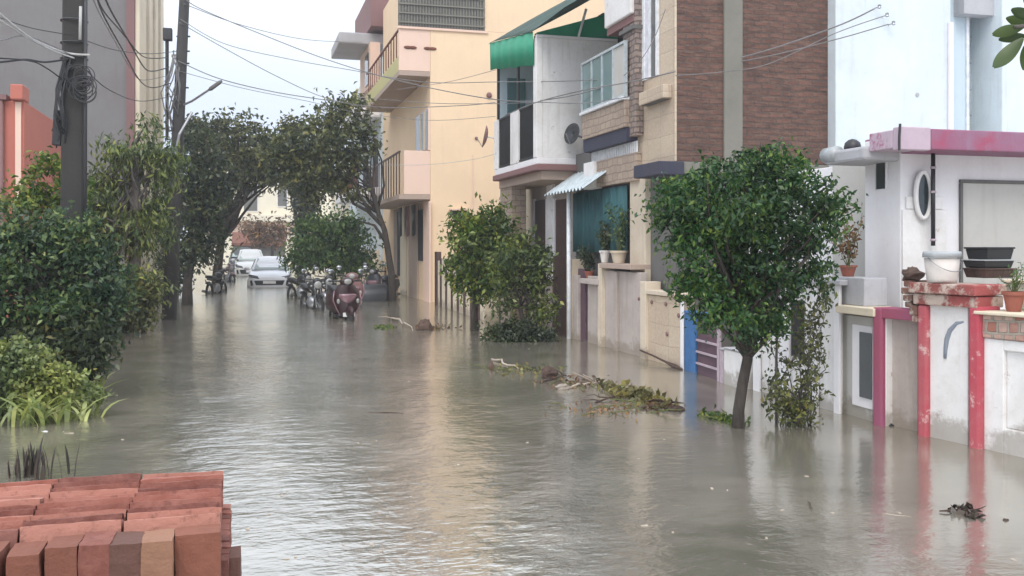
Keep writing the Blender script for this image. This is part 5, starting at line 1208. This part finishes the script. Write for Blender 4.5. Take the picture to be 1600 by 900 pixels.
def scooter(name, lab, mat, mat2, loc=(0, 0, 0), rz=0):
    t = thing(name, lab, 'scooter', (0, 0, 0)); V = Vector
    bk = M['bike_black']
    for y, nm in ((-.62, 'front_wheel'), (.58, 'rear_wheel')):
        w_ = MB().torus((0, y, .23), .18, .055, 'x', 22, 8).build(nm, M['rubber'], t, smooth=True); MB().lathe((0, y, .23), [(.13, -.03), (.13, .03)], 14, 'x').build('rim', M['chrome'], w_)
    # front apron: wide curved shield
    rings = []
    for z_, w_, y in ((.28, .10, -.50), (.42, .20, -.47), (.60, .27, -.43), (.78, .25, -.40), (.90, .17, -.40), (.96, .09, -.40)):
        rings.append([V((x*w_, y-.10*(1-x*x)+.0, z_)) for x in (-1, -.6, -.2, .2, .6, 1)]+[V((x*w_, y+.05, z_)) for x in (1, .2, -.2, -1)])
    MB().loft(rings).build('front_apron', mat, t, smooth=True)
    MB().loft([[V((x*w2, y-.10*(1-x*x*.5)-.022, z_)) for x in (-1, -.4, .4, 1)]+[V((x*w2, y-.05, z_)) for x in (1, -1)] for z_, w2, y in ((.56, .05, -.45), (.62, .13, -.44), (.70, .19, -.43), (.74, .17, -.43))]).build('apron_panel', mat2, t, smooth=True)
    for s in (-1, 1): MB().tube([(s*.17, -.50, .34), (s*.24, -.49, .48), (s*.29, -.46, .62), (s*.26, -.44, .80)], .014, 6).build('apron_trim', mat2, t, smooth=True)
    MB().ball((0, -.62, .40), (.075, .26, .12), 12, 8).build('front_fender', mat, t, smooth=True)
    MB().box(-.12, .12, -.60, -.58, .30, .38).build('number_plate', M['plate'], t)
    MB().ball((0, -.43, .98), (.15, .10, .085), 14, 10).build('handlebar_cowl', mat, t, smooth=True)
    MB().ball((0, -.51, .98), (.08, .03, .055), 12, 8).build('headlight', M['lamp_glass'], t, smooth=True)
    MB().tube([(-.34, -.30, .99), (-.2, -.38, .99), (.2, -.38, .99), (.34, -.30, .99)], .017, 8).build('handlebar', bk, t, smooth=True)
    for s in (-1, 1):
        MB().ball((s*.20, -.53, .60), (.035, .02, .05), 10, 6).build('indicator', M['lamp_glass'], t, smooth=True)
        m_ = MB().tube([(s*.24, -.36, 1.0), (s*.29, -.38, 1.14)], .007, 6).build('mirror_stalk', bk, t); MB().ball((s*.31, -.385, 1.18), (.07, .02, .045), 12, 8).build('mirror', M['chrome'], m_, smooth=True)
    MB().box(-.16, .16, -.40, .05, .26, .32).build('footboard', bk, t, bevel=.02)
    MB().loft([[V((x*a, y, z0+(z1-z0)*h)) for x, h in ((-1, .1), (-.8, 1), (.8, 1), (1, .1), (.6, 0), (-.6, 0))] for y, a, z0, z1 in ((.0, .12, .32, .68), (.15, .17, .32, .74), (.55, .18, .38, .76), (.85, .11, .55, .74))]).build('rear_body', mat, t, smooth=True)
    MB().loft([[V((x*a, y, z0+(z1-z0)*h)) for x, h in ((-1, .1), (-.8, 1), (.8, 1), (1, .1), (.6, 0), (-.6, 0))] for y, a, z0, z1 in ((.0, .11, .70, .77), (.2, .15, .76, .84), (.6, .14, .78, .88), (.8, .09, .79, .86))]).build('seat', bk, t, smooth=True)
    MB().ball((0, .88, .68), (.09, .03, .04), 10, 6).build('tail_lamp', M['red_cloth'], t, smooth=True)
    MB().tube([(.17, .2, .3), (.17, .7, .33)], .045, 8).build('exhaust', M['steel'], t, smooth=True)
    t.location = loc; t.rotation_euler.z = rz; return t
def motorcycle(name, lab, mat, loc, rz):
    t = thing(name, lab, 'motorbike', (0, 0, 0), 'motorbikes parked in a cluster'); V = Vector; bk = M['bike_black']
    for y, nm in ((-.66, 'front_wheel'), (.62, 'rear_wheel')):
        w_ = MB().torus((0, y, .31), .265, .045, 'x', 26, 8).build(nm, M['rubber'], t, smooth=True)
        sp = MB().lathe((0, y, .31), [(.05, -.05), (.05, .05)], 12, 'x').torus((0, y, .31), .225, .012, 'x', 22, 5)
        for k in range(10): a = k*math.pi/5; sp.tube([(0, y, .31), (0, y+.22*math.cos(a), .31+.22*math.sin(a))], .006, 4)
        sp.build('rim', M['chrome'], w_)
    for s in (-1, 1):
        MB().tube([(s*.075, -.66, .31), (s*.075, -.48, .82), (s*.075, -.44, .95)], .02, 8).build('fork', M['chrome'], t, smooth=True)
        m_ = MB().tube([(s*.26, -.34, 1.02), (s*.31, -.36, 1.17)], .007, 6).build('mirror_stalk', bk, t); MB().ball((s*.33, -.365, 1.21), (.07, .02, .05), 12, 8).build('mirror', M['chrome'], m_, smooth=True)
        MB().ball((s*.17, -.50, .84), (.035, .03, .025), 8, 6).build('indicator', M['lamp_glass'], t, smooth=True)
    MB().tube([(-.36, -.28, 1.02), (-.2, -.40, 1.0), (0, -.42, .97), (.2, -.40, 1.0), (.36, -.28, 1.02)], .015, 8).build('handlebar', bk, t, smooth=True)
    h = MB().lathe((0, -.50, .86), [(.085, .06), (.10, 0), (.095, -.04), (.07, -.065)], 16, 'y').build('headlight', M['lamp_glass'], t, smooth=True)
    MB().ball((0, -.46, .94), (.12, .08, .10), 12, 8).build('headlight_cowl', mat, t, smooth=True)
    MB().ball((0, -.66, .60), (.07, .30, .06), 12, 8).build('front_fender', mat, t, smooth=True)
    MB().ball((0, -.14, .83), (.15, .28, .13), 16, 10).build('fuel_tank', mat, t, smooth=True)
    MB().loft([[V((x*a, y, z0+(z1-z0)*q)) for x, q in ((-1, .2), (-.7, 1), (.7, 1), (1, .2), (.6, 0), (-.6, 0))] for y, a, z0, z1 in ((.08, .10, .72, .80), (.3, .14, .72, .81), (.65, .13, .76, .86), (.82, .08, .80, .87))]).build('seat', bk, t, smooth=True)
    MB().ball((0, -.02, .42), (.13, .20, .17), 12, 8, 3, .06).build('engine', M['steel'], t, smooth=True)
    MB().tube([(.12, -.1, .35), (.14, .2, .28), (.15, .85, .36)], [.02, .04, .045], 8).build('exhaust', M['chrome'], t, smooth=True)
    MB().tube([(0, -.42, .88), (0, -.1, .66), (0, .1, .30)], .025, 6).tube([(0, -.42, .8), (0, -.2, .3), (0, .1, .28)], .025, 6).tube([(0, .1, .66), (0, .8, .74)], .03, 6).build('frame', bk, t)
    MB().ball((0, .74, .62), (.07, .22, .05), 10, 6).build('rear_fender', mat, t, smooth=True)
    t.location = loc; t.rotation_euler.z = rz; return t
w0 = Vector((0, 0, -.27))
sc0 = scooter('scooter', 'dark red scooter facing the camera at the front of the motorbike cluster', M['bike_red'], M['bike_pink'], gnd(533, 497)+w0, R(10))
def clone(src, lab, p, rz, mat=None, swap=('front_apron', 'handlebar_cowl', 'front_fender', 'rear_body', 'fuel_tank', 'headlight_cowl', 'rear_fender'), grp=None):
    c = copy_tree(src); c['label'] = lab; c.location = p; c.rotation_euler.z = rz
    if grp: c['group'] = grp
    if mat:
        for k in kids(c):
            if k.name.split('.')[0] in swap: k.material_slots[0].link = 'OBJECT'; k.material_slots[0].material = mat
    return c
sc0.scale = (1.12, 1.1, 1.15)
mc = motorcycle('motorcycle', 'black motorbike standing just left of the dark red scooter', M['bike_black'], gnd(487, 482)+w0, R(14))
mc.scale = (1.0, 1.0, 1.06)
for lab, px, py, rz, mt in (('grey motorbike with chrome mirrors between the black bike and the scooter, one row back', 508, 474, 8, 'bike_grey'),
                            ('dark motorbike at the far left of the cluster beside the hatchback', 470, 466, 24, 'bike_black'),
                            ):
    clone(mc, lab, gnd(px, py)+w0, R(rz), M[mt])
clone(sc0, 'dark maroon scooter just behind and right of the front red scooter', gnd(551, 480)+w0, R(-8), M['maroon'], grp=None)
clone(sc0, 'dark grey scooter near the tree trunk by the peach house', gnd(596, 466)+w0, R(-40), M['bike_grey'])
clone(mc, 'black motorbike parked on the left under the dark tree, nearest of that side', gnd(338, 458)+w0, R(160), M['bike_black'], grp='motorbikes parked on the left side')
clone(mc, 'pale pinkish motorbike on the left, next to the boxy dark car', gnd(356, 440)+w0, R(20), M['bike_pink'], grp='motorbikes parked on the left side')
# low covered load
c = gnd(575, 470); t = thing('covered_load', 'low dark grey tarpaulin covered load in the water right of the scooters', 'tarpaulin', c-Vector((0, 0, .35)))
MB().loft([[c+Vector((x, y*a, z_)) for y, z_ in ((-.5, -.35), (-.52, .2), (-.42, .42), (0, .5), (.42, .42), (.52, .2), (.5, -.35))] for x, a in ((-.55, .8), (-.5, 1), (0, 1.05), (.45, 1), (.55, .85))]).build('tarpaulin_cover', M['bike_grey'], t, smooth=True)

# ------------------------------------------------------------------ brick stack, lower left
def brick_mesh(seed):
    g = random.Random(seed); mb = MB(); a, b, h = .114, .0362, .054
    vs = [(x*a+g.uniform(-.002, .002), y*b+g.uniform(-.0015, .0015), z*h+g.uniform(-.002, .002)) for z in (-1, 1) for x, y in ((-1, -1), (1, -1), (1, 1), (-1, 1))]
    mb.hexa(vs); return mb
def rough_brick(o, seed):
    import bmesh; from mathutils import noise as mn
    bm = bmesh.new(); bm.from_mesh(o.data); bmesh.ops.subdivide_edges(bm, edges=bm.edges, cuts=9, use_grid_fill=True)
    for v in bm.verts:
        q = v.co*26+Vector((seed*7.3, 0, 0)); n_ = mn.noise_vector(q)*.0022+mn.noise_vector(v.co*70+Vector((0, seed*3.1, 0)))*.0011
        e = sum(1 for a, h in zip(v.co, (.114, .0362, .054)) if abs(a) > h-.0045)   # worn arrises
        k = 1-.012*max(0, e-1)*(1.2+mn.noise(v.co*40+Vector((0, 0, seed)))*1.8)
        v.co = Vector((v.co.x*(1-(1-k)*.1), v.co.y*(1-(1-k)*1.2), v.co.z*(1-(1-k)*.8)))+n_
    bm.to_mesh(o.data); bm.free()
protos = []
def brick(c, rot, lab, mat=None, k=[0]):
    k[0] += 1
    if len(protos) < 6:
        o = brick_mesh(k[0]).build('brick', M['clay']); rough_brick(o, k[0]); protos.append(o)
    else:
        o = protos[k[0] % 6].copy(); COL.objects.link(o)
    o.location = c; o.rotation_euler = rot
    if mat: o.material_slots[0].link = 'OBJECT'; o.material_slots[0].material = M[mat]
    tag(o, lab, 'brick', 'bricks of the stack in the lower left corner'); return o
ORD = ['first', 'second', 'third', 'fourth', 'fifth', 'sixth', 'seventh', 'eighth', 'ninth', 'tenth']
g = random.Random(12)
rows = [(-.172, 'right-hand'), (-.405, 'middle'), (-.638, 'left-hand'), (-.871, 'hidden outer left')]
for layer in range(3):
    zc = .966-.054-layer*.1105
    for ci, (x, nm) in enumerate(rows):
        if layer and ci > 1: continue
        for j in range(10):
            y = 2.562+j*.0555
            if layer and ci == 1 and j > 1: continue
            jit = 1 if layer == 0 else .3
            lean = (-.24+g.uniform(-.09, .08) if layer == 0 else 0)
            zz = zc+(g.uniform(-.004, .003) if layer == 0 else 0)
            if layer == 0: lab = f'{ORD[j]} brick from the front in the {nm} row on top of the stack'
            elif layer == 1: lab = f'{ORD[j]} brick from the front in the {nm} row one layer below the top'
            else: lab = f'{ORD[j]} brick from the front in the {nm} row of the lowest stack layer'
            brick((x+g.uniform(-.006, .006)*jit+(.022 if layer == 1 and ci == 0 else 0)+(.012 if layer == 2 and ci == 0 else 0), y+g.uniform(-.003, .003)*jit, zz), (lean, g.uniform(-.012, .012)*jit, g.uniform(-.055, .055)*jit), lab).scale = (1, .70, 1)
# upright bricks along the front
fr = [(5, 66, 0, 'clay_front_shaded', 'red upright brick at the far left of the stack front'), (69, 121, 0, 'clay_front_shaded', 'red upright brick second from left in the stack front'), (123, 172, 0, None, 'lighter red upright brick just left of the dark one in the stack front'),
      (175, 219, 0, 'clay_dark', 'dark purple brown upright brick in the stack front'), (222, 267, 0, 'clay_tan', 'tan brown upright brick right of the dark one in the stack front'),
      (271, 343, 1, 'clay_front_shaded', 'wide faced upright brick at the right end of the stack front'), (-58, 2, 0, 'clay_front_shaded', 'upright brick cut by the left picture edge in the stack front')]
yc = 2.475
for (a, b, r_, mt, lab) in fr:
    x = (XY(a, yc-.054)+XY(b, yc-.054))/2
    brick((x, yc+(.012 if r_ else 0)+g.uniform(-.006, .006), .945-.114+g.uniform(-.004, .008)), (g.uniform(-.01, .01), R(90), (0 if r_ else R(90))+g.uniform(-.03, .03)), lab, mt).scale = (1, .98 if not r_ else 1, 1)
brick((-.035, 2.62, .735), (0, R(90), R(90)), 'dark brick standing on end against the right side of the stack', 'clay_dark').scale = (1, .8, 1)

# ------------------------------------------------------------------ floating debris
def stick(lab, p0, p1, r, mat, twigs=0, seed=1, nm='stick', z=.01):
    g = random.Random(seed); a, b = gnd(*p0)+Vector((0, 0, z)), gnd(*p1)+Vector((0, 0, z)); pp = limb_path(a, b, seed, 6, .08)
    mb = MB().tube(pp, [r*.4, r*.55, r*.5, r*.5, r*.45, r*.35, r*.2], 7)
    for i in range(twigs):
        q = pp[g.randint(1, 5)]; mb.tube(limb_path(q, q+Vector((g.uniform(-1, 1), g.uniform(-.6, .6), g.uniform(0, .5)))*r*g.uniform(6, 12), seed+i, 3, .2), [r*.4, r*.35, r*.25, r*.15], 5)
    o = mb.build(nm, M[mat], smooth=True); tag(o, lab, 'driftwood'); return o
stick('pale bare stick lying in the water left of the peach fence reflection', (611, 498), (645, 518), .035, 'wood_pale', 1, 2)
stick('dark thin twig floating alone in mid street', (576, 645), (631, 646), .010, 'wood_dark', 0, 3, z=.0)
stick('pale plank-like stick in the water below the middle bushes', (768, 562), (810, 577), .03, 'wood_pale', 0, 4)
stick('whitish branch floating beside the pale broken stone', (890, 607), (935, 598), .03, 'wood_pale', 2, 5)
stick('dark twisted twig in the leaf litter by the pale gate panels', (930, 630), (985, 618), .02, 'wood_dark', 4, 15)
stick('dark forked twig beside the brown stump', (845, 598), (885, 588), .025, 'wood_dark', 4, 16)
stick('long dark root along the foot of the tan tiled wall', (1000, 640), (1058, 630), .03, 'wood_dark', 4, 17)
stick('dark twig with side shoots floating at lower right', (1468, 801), (1532, 800), .012, 'wood_dark', 4, 6)
stick('thin pale straw floating at lower right', (1378, 802), (1424, 808), .006, 'wood_pale', 0, 7, z=.0)
stick('tiny dark twig floating left of the thin straw', (1262, 786), (1270, 798), .008, 'wood_dark', 0, 8)
def lumpo(nm, lab, px, py, r, mat, seed, cat='debris', z=.0, sq=(1, .8, .5)):
    c = gnd(px, py)+Vector((0, 0, z)); tag(MB().ball(c, (r*sq[0], r*sq[1], r*sq[2]), 10, 7, seed, .22).build(nm, M[mat], smooth=False, bevel=.003), lab, cat)
lumpo('stone', 'dark brown lump in the water in front of the peach fence', 664, 515, .17, 'litter_brown', 1, 'stone', .05, (1, .8, .9))
lumpo('stone', 'small dark lump at the left end of the pale plank', 768, 578, .05, 'litter_brown', 2, 'stone', .04, (.8, .8, 1.4))
lumpo('stone', 'pale broken stone by the whitish branch', 878, 608, .08, 'lilac_wall', 3, 'stone', .02)
lumpo('stone', 'brownish stump standing in the water between the bush and the pale gate panels', 858, 590, .11, 'wood_dark', 4, 'stump', .04, (1, .8, .9))
lumpo('stone', 'small brown stone next to the yellow floating plants', 1055, 641, .09, 'wood_dark', 5, 'stone', .0)
lumpo('stone', 'small dark stone at the foot of the white wall beside the purple post', 1390, 664, .07, 'bike_grey', 6, 'stone', .0)
lumpo('stone', 'tiny dark clod floating at the right edge', 1571, 813, .022, 'wood_dark', 7, 'stone', .0)
lumpo('stone', 'small white scrap floating off the weeds', 70, 674, .035, 'white_cloth', 8, 'scrap', -.012, (1.2, .6, .5))
lumpo('stone', 'flat pale scrap floating right of the small white one', 108, 677, .05, 'cream', 9, 'scrap', -.016, (1.8, .5, .4))
g = random.Random(14)
for (px, py, rx, ry, n, sz, mt, lab) in ((995, 620, 30, 16, 260, .10, 'leaf_mud', 'clump of yellowish leaves and stems floating by the tan tiled wall'),
                                     (1030, 636, 34, 6, 140, .06, 'leaf_rust', 'brownish low mat of leaves floating below the yellow clump'),
                                     (1128, 655, 24, 9, 150, .06, 'leaf_bright', 'small green leafy clump floating left of the big tree trunk'),
                                     (905, 600, 60, 10, 110, .06, 'leaf_rust', 'scattered brown leaf litter floating around the whitish branch'),
                                     (820, 580, 60, 9, 90, .07, 'leaf_mud', 'loose brown green litter drifting off the low dark bush'),
                                     (960, 640, 80, 10, 110, .045, 'leaf_rust', 'wide thin drift of leaf bits left of the yellowish floating clump'),
                                     (680, 512, 28, 4, 60, .07, 'leaf_rust', 'thin scatter of brown leaves beside the dark brown lump'),
                                     (600, 512, 16, 3, 60, .09, 'leaf_bright', 'thin green scum of leaves beside the pale bare stick')):
    c = gnd(px, py); k = dep(c.x, c.y)/FPX; kz = (gnd(px, py-ry)-gnd(px, py+ry)).length/2
    P = [tuple(c+Vector((g.gauss(0, .5)*rx*k, g.gauss(0, .5)*kz, abs(g.gauss(0, .4))*ry*k*.8))) for _ in range(n)]
    t = thing('floating_plants', lab, 'plants', c); leaf_mesh('leaves', P, sz, M[mt], t, .5, 0, int(px)); 
    mb = MB()
    for i in range(10):
        a = Vector(P[i]); a.z = .0; mb.tube(limb_path(a, a+Vector((g.uniform(-1, 1)*rx*k*.6, g.uniform(-.3, .3), ry*k*g.uniform(.2, .9))), i, 4, .2), [.006]*5, 5)
    mb.build('stems', M['bark_green'], t)
for i in range(3):
    px, py = [(1508, 797), (1520, 806), (1496, 800)][i]; c = gnd(px, py)
    P = [tuple(c+Vector((g.gauss(0, .03), g.gauss(0, .03), abs(g.gauss(0, .01))))) for _ in range(14)]
    if i == 0: tl = thing('floating_leaves', 'dark wet leaves caught on the twig at lower right', 'leaves', c); PP = []
    PP += P
leaf_mesh('leaves', PP, .075, M['leaf_wet'], tl, .5, 0, 77)
# specks drifting on the water
g = random.Random(21); mb = MB()
for i in range(60):
    px, py = g.uniform(60, 1600), g.uniform(500, 890)
    if px < 380 and py > 690: continue
    c = gnd(px, py); s_ = g.uniform(.006, .018); mb.rbox(c+Vector((0, 0, .002)), (s_*g.uniform(1, 2.4), s_, .004), (0, 0, g.uniform(0, 3)))
tag(mb.build('floating_specks', M['wood_pale']), 'scattered small specks of straw and dirt drifting on the flood water', 'specks', kind='stuff')

# light rain haze over the whole street
hz = newmat('haze_air'); hm, hn, hb, hL = hz
hn.nodes.remove(hb); pv = hn.nodes.new('ShaderNodeVolumePrincipled'); pv.inputs['Color'].default_value = (.93, .95, .97, 1); pv.inputs['Density'].default_value = .0019; pv.inputs['Anisotropy'].default_value = .2
hL(pv.outputs[0], hn.nodes['Material Output'].inputs['Volume'])
hzo = MB().box(-60, 60, -20, 130, -1.8, 16).build('haze', hm); tag(hzo, kind='stuff')
